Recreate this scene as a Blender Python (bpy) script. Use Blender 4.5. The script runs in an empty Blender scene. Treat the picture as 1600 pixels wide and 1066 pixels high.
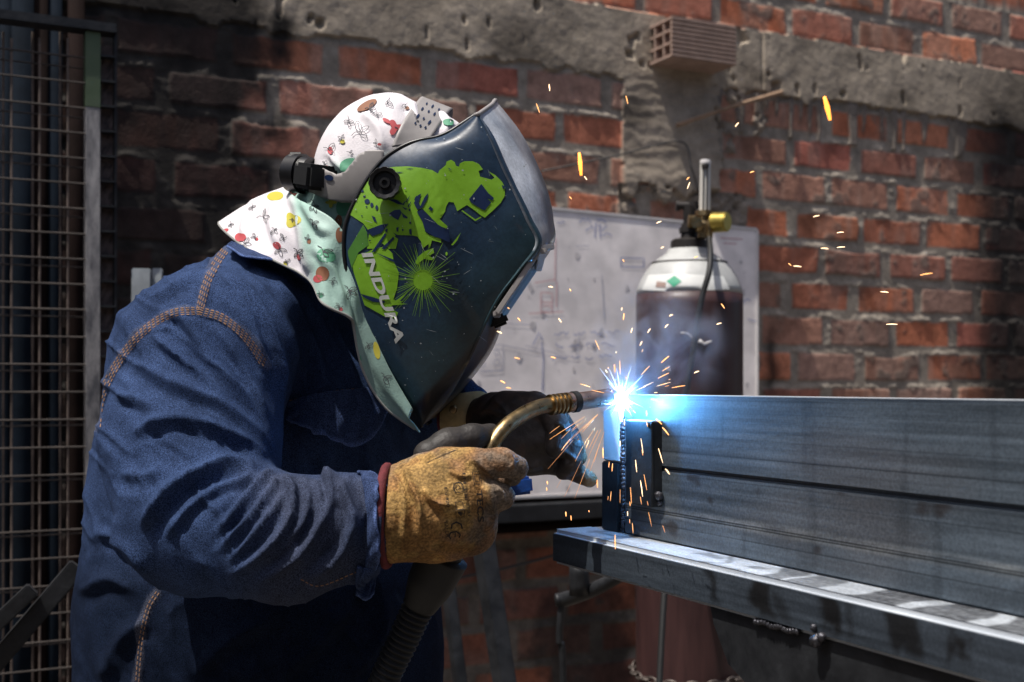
import bpy, bmesh, math, random
import numpy as np
import openvdb as vdb
from mathutils import Vector, Matrix, geometry
from mathutils.bvhtree import BVHTree
random.seed(7); rng = np.random.default_rng(7)
C = bpy.context.scene.collection
SC = bpy.context.scene
F = 1875.0; CH = 1.15          # focal length in photo pixels, camera height
U = np.array([.8969, .4423, 0.]); T = np.array([.4423, -.8969, 0.])   # wall direction / bench direction

# ---------------------------------------------------------------- camera, world, sun
cam = bpy.data.cameras.new('camera'); co = bpy.data.objects.new('camera', cam); C.objects.link(co)
co.location = (0, 0, CH); co.rotation_euler = (math.radians(90), 0, 0)
cam.sensor_width = 36; cam.lens = F / 1600 * 36; cam.shift_y = (601 - 533) / 1600
cam.clip_start = .02; cam.clip_end = 500
cam.dof.use_dof = True; cam.dof.focus_distance = 1.27; cam.dof.aperture_fstop = 7.0
SC.camera = co
SUN = Vector((-.30, -.24, .92)).normalized()
W = bpy.data.worlds.new('World'); SC.world = W; W.use_nodes = True
nt = W.node_tree; bg = nt.nodes['Background']
sky = nt.nodes.new('ShaderNodeTexSky'); sky.sky_type = 'NISHITA'; sky.sun_disc = False; sky.dust_density = 3.5; sky.air_density = .8
sky.sun_elevation = math.asin(SUN.z); sky.sun_rotation = math.atan2(SUN.x, SUN.y)
nt.links.new(sky.outputs[0], bg.inputs[0]); bg.inputs[1].default_value = .12
sl = bpy.data.lights.new('sun', 'SUN'); sl.energy = 4.8; sl.angle = math.radians(.5); sl.color = (1, .95, .88)
so = bpy.data.objects.new('sun', sl); C.objects.link(so)
so.rotation_euler = SUN.to_track_quat('Z', 'Y').to_euler(); so.location = (-2, -2, 6)
SC.view_settings.view_transform = 'Standard'; SC.view_settings.look = 'None'
SC.view_settings.exposure = 0.0; SC.view_settings.gamma = 1
SC.cycles.volume_step_rate = 1.0; SC.cycles.volume_max_steps = 128
SC.cycles.max_bounces = 8; SC.cycles.use_denoising = True

# ---------------------------------------------------------------- helpers
def P(px, py, d):
    return np.array([(px - 800) / F * d, d, CH + (601 - py) / F * d])
def PX(v):                      # world -> photo pixels
    v = np.asarray(v); return np.stack([800 + v[..., 0] / v[..., 1] * F, 601 - (v[..., 2] - CH) / v[..., 1] * F], -1)
def W3(u, t, z): return U * u + T * t + np.array([0, 0, z])
def tpx(px, u):                 # bench coordinate t seen at photo column px on the plane u
    k = (px - 800) / F; return (k * .4423 * u - .8969 * u) / (.4423 + .8969 * k)
def sstep(a, b, x): x = np.clip((x - a) / (b - a), 0, 1); return x * x * (3 - 2 * x)
_perm = rng.random(65536).astype(np.float64)
def vnoise(p):
    p = np.asarray(p, float); i = np.floor(p).astype(np.int64); f = p - i; f = f * f * (3 - 2 * f)
    def h(a, b, c): return _perm[(a * 73856093 ^ b * 19349663 ^ c * 83492791) & 65535]
    x, y, z = i[..., 0], i[..., 1], i[..., 2]; r = 0
    for dx in (0, 1):
        for dy in (0, 1):
            for dz in (0, 1):
                w = (f[..., 0] if dx else 1 - f[..., 0]) * (f[..., 1] if dy else 1 - f[..., 1]) * (f[..., 2] if dz else 1 - f[..., 2])
                r = r + w * h(x + dx, y + dy, z + dz)
    return r * 2 - 1
def fbm(p, o=4):
    p = np.asarray(p, float); r = 0; a = .5
    for k in range(o): r = r + a * vnoise(p * 2 ** k + k * 17.3); a *= .5
    return r
def link(o, parent=None):
    C.objects.link(o)
    if parent: o.parent = parent
    return o
def tag(o, label, cat, group=None, kind=None):
    if label: o['label'] = label
    if cat: o['category'] = cat
    if group: o['group'] = group
    if kind: o['kind'] = kind
    return o
def thing(name, label, cat, group=None, loc=(0, 0, 0)):
    o = bpy.data.objects.new(name, None); o.location = loc; o.empty_display_size = .05; link(o)
    return tag(o, label, cat, group)
def mesh(name, v, f, mat, parent=None, smooth=True, col=None):
    me = bpy.data.meshes.new(name); v = np.asarray(v, np.float32)
    if isinstance(f, np.ndarray):
        k = f.shape[1]; n = len(f)
        me.vertices.add(len(v)); me.vertices.foreach_set('co', v.ravel())
        me.loops.add(n * k); me.loops.foreach_set('vertex_index', f.astype(np.int32).ravel())
        me.polygons.add(n); me.polygons.foreach_set('loop_start', np.arange(0, n * k, k, dtype=np.int32))
        me.polygons.foreach_set('loop_total', np.full(n, k, np.int32)); me.update(calc_edges=True)
    else:
        me.from_pydata([tuple(map(float, a)) for a in v], [], f); me.update()
    if smooth: me.polygons.foreach_set('use_smooth', np.ones(len(me.polygons), bool))
    if col is not None:
        a = me.color_attributes.new('col', 'FLOAT_COLOR', 'POINT')
        a.data.foreach_set('color', np.concatenate([col, np.ones((len(col), 1))], 1).astype(np.float32).ravel())
    if mat: me.materials.append(mat)
    return link(bpy.data.objects.new(name, me), parent)
class MB:
    """collects simple shapes; build() links them as ONE mesh object"""
    def __init__(s): s.bm = bmesh.new()
    def _xf(s, r, M):
        bmesh.ops.transform(s.bm, matrix=M, verts=r)
    def obox(s, u0, u1, t0, t1, z0, z1, bev=.0015):
        b = bmesh.new(); bmesh.ops.create_cube(b, size=1)
        for v in b.verts:
            a, c, d = v.co
            v.co = Vector(W3(u0 + (a + .5) * (u1 - u0), t0 + (c + .5) * (t1 - t0), z0 + (d + .5) * (z1 - z0)))
        s._merge(b, bev); return s
    def bar(s, a, b_, w, h, bev=.001, up=(0, 0, 1)):
        a = Vector(a); b_ = Vector(b_); d = b_ - a; L = d.length; z = d.normalized(); x = z.cross(Vector(up))
        if x.length < 1e-4: x = Vector((1, 0, 0))
        x.normalize(); y = z.cross(x); M = Matrix((x, y, z)).transposed().to_4x4(); M.translation = (a + b_) / 2
        b = bmesh.new(); bmesh.ops.create_cube(b, size=1)
        bmesh.ops.scale(b, vec=(w, h, L), verts=b.verts); bmesh.ops.transform(b, matrix=M, verts=b.verts)
        s._merge(b, bev); return s
    def cyl(s, a, b_, r1, r2=None, n=24, bev=0):
        a = Vector(a); b_ = Vector(b_); d = b_ - a
        M = d.to_track_quat('Z', 'Y').to_matrix().to_4x4(); M.translation = (a + b_) / 2
        b = bmesh.new(); bmesh.ops.create_cone(b, cap_ends=True, segments=n, radius1=r1, radius2=r1 if r2 is None else r2, depth=d.length)
        bmesh.ops.transform(b, matrix=M, verts=b.verts); s._merge(b, bev); return s
    def _merge(s, b, bev):
        bmesh.ops.recalc_face_normals(b, faces=b.faces)
        if bev:
            es = [e for e in b.edges if e.is_manifold and e.calc_face_angle(0) > .9]
            bmesh.ops.bevel(b, geom=es, offset=bev, segments=2, affect='EDGES', clamp_overlap=True)
        m = bpy.data.meshes.new('t'); b.to_mesh(m); s.bm.from_mesh(m); bpy.data.meshes.remove(m); b.free()
    def build(s, name, mat, parent=None, smooth=False):
        me = bpy.data.meshes.new(name); s.bm.to_mesh(me); s.bm.free(); me.materials.append(mat)
        if smooth:
            me.polygons.foreach_set('use_smooth', np.ones(len(me.polygons), bool)); me.set_sharp_from_angle(angle=math.radians(35))
        return link(bpy.data.objects.new(name, me), parent)
def catmull(pts, n):
    p = np.asarray(pts, float); p = np.concatenate([[2 * p[0] - p[1]], p, [2 * p[-1] - p[-2]]]); m = len(p) - 3
    t = np.linspace(0, m - 1e-9, n); i = t.astype(int); f = (t - i)[:, None]
    if p.ndim == 3: f = f[:, :, None]
    a, b, c, d = p[i], p[i + 1], p[i + 2], p[i + 3]
    return .5 * (2 * b + (c - a) * f + (2 * a - 5 * b + 4 * c - d) * f ** 2 + (3 * b - a - 3 * c + d) * f ** 3)
def tube(pts, r, n=16, samples=None, prof=None, caps=True):
    """swept tube through pts; r scalar or list; prof(s, length) scales the radius"""
    pts = np.asarray(pts, float); samples = samples or len(pts) * 8
    q = catmull(pts, samples) if len(pts) > 2 else pts[0] + np.linspace(0, 1, samples)[:, None] * (pts[1] - pts[0])
    R = np.interp(np.linspace(0, 1, samples), np.linspace(0, 1, np.size(r)), np.atleast_1d(r)) if np.size(r) > 1 else np.full(samples, float(np.atleast_1d(r)[0]))
    L = np.concatenate([[0], np.cumsum(np.linalg.norm(np.diff(q, axis=0), axis=1))])
    if prof: R = R * prof(L)
    tg = np.gradient(q, axis=0); tg /= np.linalg.norm(tg, axis=1)[:, None]
    nrm = np.cross(tg[0], [0, 0, 1.]); nrm = nrm if np.linalg.norm(nrm) > .1 else np.array([1., 0, 0]); nrm /= np.linalg.norm(nrm)
    V = []; a = np.linspace(0, 2 * np.pi, n, endpoint=False)
    for k in range(samples):
        nrm = nrm - tg[k] * nrm.dot(tg[k]); nrm /= np.linalg.norm(nrm); bi = np.cross(tg[k], nrm)
        V.append(q[k] + R[k] * (np.cos(a)[:, None] * nrm + np.sin(a)[:, None] * bi))
    V = np.concatenate(V); i = np.arange(n); Fc = []
    for k in range(samples - 1):
        Fc += [(k * n + j, k * n + (j + 1) % n, (k + 1) * n + (j + 1) % n, (k + 1) * n + j) for j in range(n)]
    if caps: Fc += [tuple(range(n - 1, -1, -1)), tuple(range((samples - 1) * n, samples * n))]
    return V, Fc
def join(parts):
    V = []; Fs = []; o = 0
    for v, f in parts:
        V.append(np.asarray(v)); Fs += [tuple(int(i) + o for i in q) for q in f]; o += len(v)
    return np.concatenate(V), Fs
def lathe(base, prof, n=48, axis=(0, 0, 1)):
    base = np.asarray(base, float); V = []; a = np.linspace(0, 2 * np.pi, n, endpoint=False)
    M = np.array(Vector(axis).to_track_quat('Z', 'Y').to_matrix())
    for z, r in prof: V.append((M @ np.stack([r * np.cos(a), r * np.sin(a), np.full(n, z)])).T + base)
    Fc = [(k * n + j, k * n + (j + 1) % n, (k + 1) * n + (j + 1) % n, (k + 1) * n + j) for k in range(len(prof) - 1) for j in range(n)]
    Fc += [tuple(range(n - 1, -1, -1)), tuple(range((len(prof) - 1) * n, len(prof) * n))]
    return np.concatenate(V), Fc
def solid(o, th, off=-1, sub=0, bev=0):
    m = o.modifiers.new('s', 'SOLIDIFY'); m.thickness = th; m.offset = off
    if sub: k = o.modifiers.new('u', 'SUBSURF'); k.levels = k.render_levels = sub
    return o
def sheet(rows, ny, nx):
    """smooth grid surface through a table of world points (rows x columns)"""
    a = catmull(np.asarray(rows, float), ny); a = catmull(a.transpose(1, 0, 2), nx).transpose(1, 0, 2); return a
def gridf(ny, nx):
    i = np.arange((ny - 1) * (nx - 1)); r = i // (nx - 1); c = i % (nx - 1); b = r * nx + c
    return np.stack([b, b + 1, b + nx + 1, b + nx], 1)
def vnorm(v, f):
    me = bpy.data.meshes.new('t'); me.from_pydata(v.tolist(), [], f.tolist()); me.update()
    n = np.empty(len(v) * 3, np.float32); me.vertices.foreach_get('normal', n); bpy.data.meshes.remove(me); return n.reshape(-1, 3)
def bvh_of(v, f): return BVHTree.FromPolygons([tuple(map(float, a)) for a in v], [tuple(int(i) for i in q) for q in f])
def bvh_obj(*obs):
    V = []; Fs = []; o = 0
    for ob in obs:
        me = ob.data; n = len(me.vertices); a = np.empty(n * 3, np.float32); me.vertices.foreach_get('co', a)
        V.append(a.reshape(-1, 3)); Fs += [tuple(i + o for i in p.vertices) for p in me.polygons]; o += n
    return BVHTree.FromPolygons([tuple(map(float, a)) for a in np.concatenate(V)], Fs)
CAMV = Vector((0, 0, CH))
def hit(bv, px, py):
    d = (Vector(P(px, py, 1)) - CAMV).normalized(); r = bv.ray_cast(CAMV, d)
    if r[0] is None: return None
    n = r[1]; n = -n if n.dot(d) > 0 else n
    return r[0], n
def project(name, pts, tris, bv, off, mat, parent=None, th=0):
    """lay a flat drawing (photo coordinates) onto a surface as thin real geometry"""
    V = []; ok = []
    for x, y in pts:
        h = hit(bv, x, y); ok.append(h is not None); V.append(tuple(h[0] + h[1] * off) if h else (0, 0, 0))
    Fs = []
    for t in tris:
        if all(ok[i] for i in t):
            a = [np.array(V[i]) for i in t]
            if max(np.ptp([q[1] for q in a]), 0) < .05: Fs.append(tuple(t))
    if not Fs: return None
    used = sorted({i for t in Fs for i in t}); mp = {i: k for k, i in enumerate(used)}
    o = mesh(name, [V[i] for i in used], [tuple(mp[i] for i in t) for t in Fs], mat, parent, True)
    if th: solid(o, th, 0)
    return o
def fill(poly, step=5):
    poly = [tuple(map(float, p)) for p in poly]; out = []
    for i, a in enumerate(poly):                       # subdivide edges
        b = poly[(i + 1) % len(poly)]; n = max(1, int(math.dist(a, b) / step)); out += [(a[0] + (b[0] - a[0]) * k / n, a[1] + (b[1] - a[1]) * k / n) for k in range(n)]
    m = len(out); xs = [p[0] for p in out]; ys = [p[1] for p in out]
    g = [(x, y) for x in np.arange(min(xs) + step / 2, max(xs), step) for y in np.arange(min(ys) + step / 2, max(ys), step)]
    r = geometry.delaunay_2d_cdt([Vector(p) for p in out + g], [], [list(range(m))], 1, 1e-4)
    return [tuple(v) for v in r[0]], [tuple(f) for f in r[2]]
def stroke(pts, w, step=4):
    pts = np.asarray(pts, float); q = [pts[0]]
    for a, b in zip(pts[:-1], pts[1:]):
        n = max(1, int(np.linalg.norm(b - a) / step)); q += [a + (b - a) * k / n for k in range(1, n + 1)]
    q = np.array(q); d = np.gradient(q, axis=0); d /= np.linalg.norm(d, axis=1)[:, None] + 1e-9; nn = np.stack([-d[:, 1], d[:, 0]], 1)
    w = np.interp(np.linspace(0, 1, len(q)), np.linspace(0, 1, np.size(w)), np.atleast_1d(w)) if np.size(w) > 1 else np.full(len(q), float(np.atleast_1d(w)[0]))
    V = np.concatenate([q + nn * w[:, None] / 2, q - nn * w[:, None] / 2]); n = len(q)
    return V.tolist(), [(i, i + 1, n + i + 1, n + i) for i in range(n - 1)]
def merge2(parts):
    V = []; Fs = []; o = 0
    for v, f in parts: V += list(v); Fs += [tuple(i + o for i in t) for t in f]; o += len(v)
    return V, Fs
def text2(s, org, dirv, upv, bold=0.0):
    cu = bpy.data.curves.new('t', 'FONT'); cu.body = s; cu.offset = bold; cu.resolution_u = 4
    o = bpy.data.objects.new('t', cu); C.objects.link(o); bpy.context.view_layer.update()
    me = bpy.data.meshes.new_from_object(o.evaluated_get(bpy.context.evaluated_depsgraph_get()))
    v = np.array([x.co[:2] for x in me.vertices]); f = [tuple(p.vertices) for p in me.polygons]
    bpy.data.objects.remove(o); bpy.data.curves.remove(cu); bpy.data.meshes.remove(me)
    v = (v - v.min(0)) / (v.max(0) - v.min(0)); org, dirv, upv = map(np.array, (org, dirv, upv))
    return (org + v[:, :1] * dirv + v[:, 1:] * upv).tolist(), f

# ---------------------------------------------------------------- materials
def mat(name, col, rough=.7, metal=0, noise=0, scale=20, bump=0, bscale=60, spec=.5, col2=None, emit=None, estr=0, sheen=0, vcol=False, stretch=None, coat=0, rnoise=0, fine=None):
    m = bpy.data.materials.new(name); m.use_nodes = True; n = m.node_tree.nodes; L = m.node_tree.links; b = n['Principled BSDF']
    b.inputs['Roughness'].default_value = rough; b.inputs['Metallic'].default_value = metal
    b.inputs['Specular IOR Level'].default_value = spec; b.inputs['Coat Weight'].default_value = coat; b.inputs['Coat Roughness'].default_value = .12
    if sheen: b.inputs['Sheen Weight'].default_value = sheen; b.inputs['Sheen Roughness'].default_value = .5
    tc = n.new('ShaderNodeTexCoord'); mp = n.new('ShaderNodeMapping'); L.new(tc.outputs['Object'], mp.inputs[0])
    if stretch: mp.vector_type = 'TEXTURE'; mp.inputs['Rotation'].default_value = stretch[0]; mp.inputs['Scale'].default_value = tuple(1 / s for s in stretch[1])
    src = None
    if vcol:
        a = n.new('ShaderNodeAttribute'); a.attribute_name = 'col'; src = a.outputs['Color']
    if noise or col2:
        t = n.new('ShaderNodeTexNoise'); t.inputs['Scale'].default_value = scale; t.inputs['Detail'].default_value = 9; t.inputs['Roughness'].default_value = .68
        L.new(mp.outputs[0], t.inputs['Vector'])
        r = n.new('ShaderNodeValToRGB'); r.color_ramp.elements[0].position = .36; r.color_ramp.elements[1].position = .64
        if vcol:
            lo = 1 - noise; r.color_ramp.elements[0].color = (lo, lo, lo, 1); r.color_ramp.elements[1].color = (1 + noise * .6,) * 3 + (1,)
            mx = n.new('ShaderNodeMix'); mx.data_type = 'RGBA'; mx.blend_type = 'MULTIPLY'; mx.inputs[0].default_value = 1
            L.new(src, mx.inputs[6]); L.new(t.outputs['Fac'], r.inputs[0]); L.new(r.outputs[0], mx.inputs[7]); src = mx.outputs[2]
        else:
            c2 = col2 if col2 else tuple(c * (1 - noise) for c in col)
            r.color_ramp.elements[0].color = (*c2, 1); r.color_ramp.elements[1].color = (*col, 1)
            L.new(t.outputs['Fac'], r.inputs[0]); src = r.outputs[0]
        if rnoise:
            q = n.new('ShaderNodeMapRange'); q.inputs[3].default_value = max(rough - rnoise, .03); q.inputs[4].default_value = min(rough + rnoise, 1)
            q.inputs[1].default_value = .3; q.inputs[2].default_value = .7; L.new(t.outputs['Fac'], q.inputs[0]); L.new(q.outputs[0], b.inputs['Roughness'])
    if fine:       # fine speckle multiplied over the colour: (scale, strength)
        t = n.new('ShaderNodeTexNoise'); t.inputs['Scale'].default_value = fine[0]; t.inputs['Detail'].default_value = 3; L.new(tc.outputs['Object'], t.inputs['Vector'])
        r = n.new('ShaderNodeMapRange'); r.inputs[1].default_value = .35; r.inputs[2].default_value = .68; r.inputs[3].default_value = 1 - fine[1]; r.inputs[4].default_value = 1 + fine[1] * 1.6
        L.new(t.outputs['Fac'], r.inputs[0]); mx = n.new('ShaderNodeVectorMath'); mx.operation = 'SCALE'
        if src: L.new(src, mx.inputs[0])
        else: mx.inputs[0].default_value = col
        L.new(r.outputs[0], mx.inputs['Scale']); src = mx.outputs[0]
    if src: L.new(src, b.inputs['Base Color'])
    else: b.inputs['Base Color'].default_value = (*col, 1)
    if bump:
        t = n.new('ShaderNodeTexNoise'); t.inputs['Scale'].default_value = bscale; t.inputs['Detail'].default_value = 6; L.new(mp.outputs[0], t.inputs['Vector'])
        k = n.new('ShaderNodeBump'); k.inputs['Strength'].default_value = bump; k.inputs['Distance'].default_value = .002
        L.new(t.outputs['Fac'], k.inputs['Height']); L.new(k.outputs[0], b.inputs['Normal'])
    if emit: b.inputs['Emission Color'].default_value = (*emit, 1); b.inputs['Emission Strength'].default_value = estr
    return m
ANG = math.atan2(T[1], T[0])
def along(sx=1, sy=14, sz=14): return ((0, 0, ANG), (sx, sy, sz))     # texture stretched along the bench direction
M = {}
M['brick'] = mat('brick', (1, 1, 1), .92, vcol=True, noise=.28, scale=28, bump=.55, bscale=160, spec=.25, fine=(420, .18))
M['concrete'] = mat('concrete', (1, 1, 1), .95, vcol=True, noise=.22, scale=14, bump=.5, bscale=110, spec=.2, fine=(300, .14))
M['plaster'] = mat('plaster', (.16, .14, .12), .95, noise=.3, scale=4, bump=.4, bscale=50)
M['ground'] = mat('ground', (.16, .14, .12), .95, noise=.5, scale=3, bump=.5, bscale=40)
M['denim'] = mat('denim', (1, 1, 1), .88, vcol=True, noise=.22, scale=30, bump=.5, bscale=900, spec=.06, fine=(1000, .66))
M['denim_dark'] = mat('denim_dark', (.016, .03, .075), .9, noise=.3, scale=60, bump=.5, bscale=900, spec=.15, fine=(1500, .4))
M['stitch'] = mat('stitch', (.30, .17, .10), .85, noise=.3, scale=300)
M['stitch_pale'] = mat('stitch_pale', (.42, .40, .40), .85)
M['leather'] = mat('leather', (1, 1, 1), .8, vcol=True, noise=.42, scale=40, bump=.8, bscale=300, spec=.3, fine=(420, .35))
M['streaked'] = mat('streaked', (1, 1, 1), .46, metal=.35, vcol=True, noise=.22, scale=5, stretch=along(1.5, 10, 18), bump=.1, bscale=60, rnoise=.12, fine=(380, .14))
M['black_leather'] = mat('black_leather', (1, 1, 1), .58, vcol=True, noise=.4, scale=40, bump=.6, bscale=160, spec=.45)
M['cuff_tan'] = mat('cuff_tan', (.74, .55, .26), .8, noise=.3, scale=60, bump=.4, bscale=300)
M['binding'] = mat('binding', (.16, .022, .028), .85, noise=.4, scale=150, bump=.5, bscale=500)
M['hood'] = mat('hood', (.74, .70, .72), .8, noise=.08, scale=24, bump=.25, bscale=700, spec=.2)
M['hoodgreen'] = mat('hoodgreen', (1, 1, 1), .62, vcol=True, noise=.08, scale=20, bump=.2, bscale=500, spec=.35, sheen=.1)
M['speck'] = mat('speck', (.30, .33, .34), .6)
M['trim'] = mat('trim', (.30, .30, .28), .8)
M['mask'] = mat('mask', (1, 1, 1), .42, vcol=True, noise=.3, scale=16, bump=.12, bscale=120, spec=.5, rnoise=.10, fine=(300, .10), coat=.35)
M['green'] = mat('green', (.20, .42, .025), .36, noise=.22, scale=30, spec=.5, bump=.1, bscale=150, rnoise=.1)
M['green2'] = mat('green2', (.085, .24, .04), .38, noise=.3, scale=30, spec=.5)
M['print_navy'] = mat('print_navy', (.012, .028, .085), .36, noise=.3, scale=30)
M['ray'] = mat('ray', (.13, .27, .04), .4)
M['white_print'] = mat('white_print', (.56, .58, .55), .45, noise=.25, scale=60)
M['black_plastic'] = mat('black_plastic', (.012, .012, .013), .38, noise=.3, scale=60, spec=.5)
M['rubber'] = mat('rubber', (.014, .015, .016), .6, noise=.3, scale=80)
M['grey_plastic'] = mat('grey_plastic', (.34, .32, .31), .5, noise=.12, scale=40, bump=.1)
M['glass'] = mat('glass', (.01, .02, .012), .08, spec=.8)
M['brass'] = mat('brass', (.42, .30, .15), .34, metal=1, noise=.25, scale=90, rnoise=.12, bump=.1, bscale=300)
M['yellow_brass'] = mat('yellow_brass', (.55, .42, .10), .35, metal=.8, noise=.3, scale=60)
M['copper'] = mat('copper', (.66, .46, .36), .33, metal=1, noise=.3, scale=70, rnoise=.12)
M['steel'] = mat('steel', (.115, .140, .170), .5, metal=.5, col2=(.058, .074, .094), scale=4, stretch=along(1.2, 8, 14), bump=.1, bscale=40, rnoise=.12, fine=(260, .10))
M['steel_top'] = mat('steel_top', (.74, .78, .82), .32, metal=.25, col2=(.55, .59, .64), scale=6, stretch=along(.8, 10, 10), bump=.1, bscale=60, rnoise=.1)  # same steel, paler: sun and sky on the top faces put into colour
M['bare_steel'] = mat('bare_steel', (.60, .62, .64), .4, metal=.1, noise=.2, scale=40, bump=.12, bscale=200)
M['black_steel'] = mat('black_steel', (.024, .026, .030), .5, metal=.2, noise=.45, scale=25, bump=.25, bscale=140, rnoise=.15)
M['soot_paint'] = mat('soot_paint', (.012, .012, .013), .75, noise=.4, scale=300)
M['seam'] = mat('seam', (.22, .22, .22), .55, metal=.4, col2=(.10, .10, .10), scale=9, stretch=along(1.2, 9, 9))
M['weld'] = mat('weld', (.10, .10, .115), .4, metal=.7, noise=.6, scale=160, bump=.8, bscale=220)
M['board'] = mat('board', (.90, .84, .82), .5, col2=(.76, .71, .70), scale=6, bump=.05, fine=(14, .10))
M['board_frame'] = mat('board_frame', (.72, .69, .68), .5, noise=.15)
M['ink_blue'] = mat('ink_blue', (.26, .29, .48), .7); M['ink_red'] = mat('ink_red', (.62, .36, .37), .7); M['grime'] = mat('grime', (.64, .60, .60), .7, noise=.2)
M['ink_grey'] = mat('ink_grey', (.44, .44, .52), .7)
M['bottle'] = mat('bottle', (.062, .028, .027), .42, col2=(.036, .018, .019), scale=7, stretch=((0, 0, 0), (6, 6, .6)), bump=.15, bscale=60, spec=.45, rnoise=.1)
M['bottle_white'] = mat('bottle_white', (.52, .53, .52), .42, noise=.25, scale=16, spec=.4)
M['label_white'] = mat('label_white', (.74, .75, .73), .6, noise=.08); M['label_green'] = mat('label_green', (.04, .36, .20), .5); M['label_brown'] = mat('label_brown', (.35, .24, .2), .6)
M['dark_cast'] = mat('dark_cast', (.035, .030, .028), .55, metal=.3, noise=.5, scale=60)
M['clear'] = mat('clear', (.62, .60, .55), .25, spec=.6)
M['hollow_brick'] = mat('hollow_brick', (.40, .28, .225), .9, noise=.25, scale=30, bump=.4, bscale=150)
M['hollow_shade'] = mat('hollow_shade', (.06, .045, .04), .95)
M['wood'] = mat('wood', (.42, .27, .17), .85, noise=.35, scale=40)
M['wire'] = mat('wire', (.09, .085, .08), .6, metal=.4)
M['mesh_rust'] = mat('mesh_rust', (.17, .13, .11), .85, noise=.5, scale=25)
M['mesh_wire'] = mat('mesh_wire', (.075, .062, .055), .8, metal=0, noise=.55, scale=25)
M['gate_paint'] = mat('gate_paint', (.46, .44, .43), .65, col2=(.10, .10, .11), scale=14, stretch=((0, 0, 0), (2, 2, .7)), bump=.3, bscale=60)
M['gate_green'] = mat('gate_green', (.085, .12, .07), .6, col2=(.075, .115, .06), scale=30, bump=.2)
M['rust_plate'] = mat('rust_plate', (.20, .15, .135), .85, col2=(.05, .04, .04), scale=16, stretch=((0, .5, 0), (6, 6, 2)), bump=.6, bscale=50)
M['pipe_blue'] = mat('pipe_blue', (.007, .012, .020), .9, noise=.5, scale=8, spec=.08); M['pipe_brown'] = mat('pipe_brown', (.014, .008, .007), .9, noise=.5, scale=8, spec=.08)
M['galv'] = mat('galv', (.34, .37, .39), .5, metal=.4, noise=.3, scale=20)
M['blue_plastic'] = mat('blue_plastic', (.015, .075, .32), .35, noise=.25, scale=90, bump=.3, bscale=300)
M['chain'] = mat('chain', (.12, .10, .09), .5, metal=.6)
M['skin'] = mat('skin', (.32, .19, .13), .6)
M['spark_dim'] = mat('spark_dim', (1, .5, .15), .5, emit=(1, .40, .16), estr=.8)
M['spark'] = mat('spark', (1, .5, .15), .5, emit=(1, .42, .14), estr=2.2)
M['spark_hot'] = mat('spark_hot', (1, .4, .1), .5, emit=(1, .30, .035), estr=3.4)
M['spark_pale'] = mat('spark_pale', (1, .5, .15), .5, emit=(1, .72, .45), estr=2.6)
M['arc'] = mat('arc', (1, 1, 1), .5, emit=(.11, .43, 1), estr=640)
M['arc_ray'] = mat('arc_ray', (1, 1, 1), .5, emit=(.30, .50, 1), estr=1.8)
# ================================================================ SETTING
TW = -2.915                                   # bench coordinate of the brick wall's face
def Pt(px, py, t):                            # point on the plane t (parallel to the wall) seen at a photo position
    k = (px - 800) / F; return P(px, py, t / (.4423 * k - .8969))
def upx(px, t): return float(Pt(px, 601, t) @ U)
def zpy(px, py, t): return float(Pt(px, py, t)[2])
def zpu(px, py, u): t = tpx(px, u); return CH + (601 - py) / F * (.4423 * u - .8969 * t)

gx = np.linspace(-30, 30, 61); g = np.stack(np.meshgrid(gx, gx), -1).reshape(-1, 2)
o = mesh('ground', np.concatenate([g, fbm(np.concatenate([g, g[:, :1] * 0], 1)).reshape(-1, 1) * .02 * (np.abs(g).max(1, keepdims=True) > 4)], 1), gridf(61, 61), M['ground'])
tag(o, 'dusty grey concrete floor of the workshop yard', None, kind='structure')

# ---- brick wall: relief of bricks, mortar, cast concrete beam
sg = np.concatenate([np.arange(-5, -1.45, .03), np.arange(-1.45, 2.2, .0045), np.arange(2.2, 6, .03)])
zg = np.concatenate([np.arange(0, .22, .03), np.arange(.22, 2.42, .0045), np.arange(2.42, 3.3, .03)])
S, Z = np.meshgrid(sg, zg); p3 = np.stack([S, Z, S * 0], -1)
n1 = fbm(p3 * 22, 4); n2 = fbm(p3 * 70 + 9, 3); n3 = fbm(p3 * 6 + 3, 3); n4 = fbm(p3 * [40, 8, 1] + 5, 3)
Zw = Z + .004 * fbm(p3 * [3, 1, 1] + 31, 2); z0 = 1.164; pit = .109
Zb = np.where(Zw > 2.219, Zw - 2.219 + z0 + pit * 20, Zw)
row = np.floor((Zb - z0) / pit); fz = (Zb - z0) - row * pit
rj = _perm[(row.astype(int) * 131 + 77) & 65535]
So = S - .966 - np.where(row.astype(int) % 2 == 0, 0, .131) - (rj - .5) * .03
bi = np.floor(So / .267); fs = So - bi * .267
bid = ((bi.astype(int) * 73856 ^ row.astype(int) * 19349) & 65535)
r1 = _perm[bid]; r2 = _perm[(bid * 7 + 3) & 65535]; r3 = _perm[(bid * 13 + 5) & 65535]
bh = .081 + (r3 - .5) * .010; bl = .232 + (r2 - .5) * .02
e = np.minimum(np.minimum(fs, bl - fs), np.minimum(fz, bh - fz)) + n1 * .006 + n2 * .003
bm_ = sstep(-.0015, .0045, e)
tj = np.clip((fz - bh) / (pit - bh), 0, 1)
mort = np.where(fz > bh, .002 - .014 * tj ** 2.6, -.001) + n1 * .009 + n2 * .004
hb = .003 + (r1 - .5) * .005 + n2 * .0007 + n3 * .0015 + ((r2 - .5) * .008) * (fs - .117) / .117
H = mort * (1 - bm_) + hb * bm_
drip = sstep(.18, .42, vnoise(np.stack([S * 55, Z * 4, S * 0], -1)) + .55 * sstep(1.90, 2.04, Z) - .25) * (Z > 1.90) * (Z < 2.04) * (S > .62) * (S < 1.7)
smear = sstep(.35, .6, n1 + .35 * n3 + .10) * sstep(-.2, .1, S)
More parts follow.
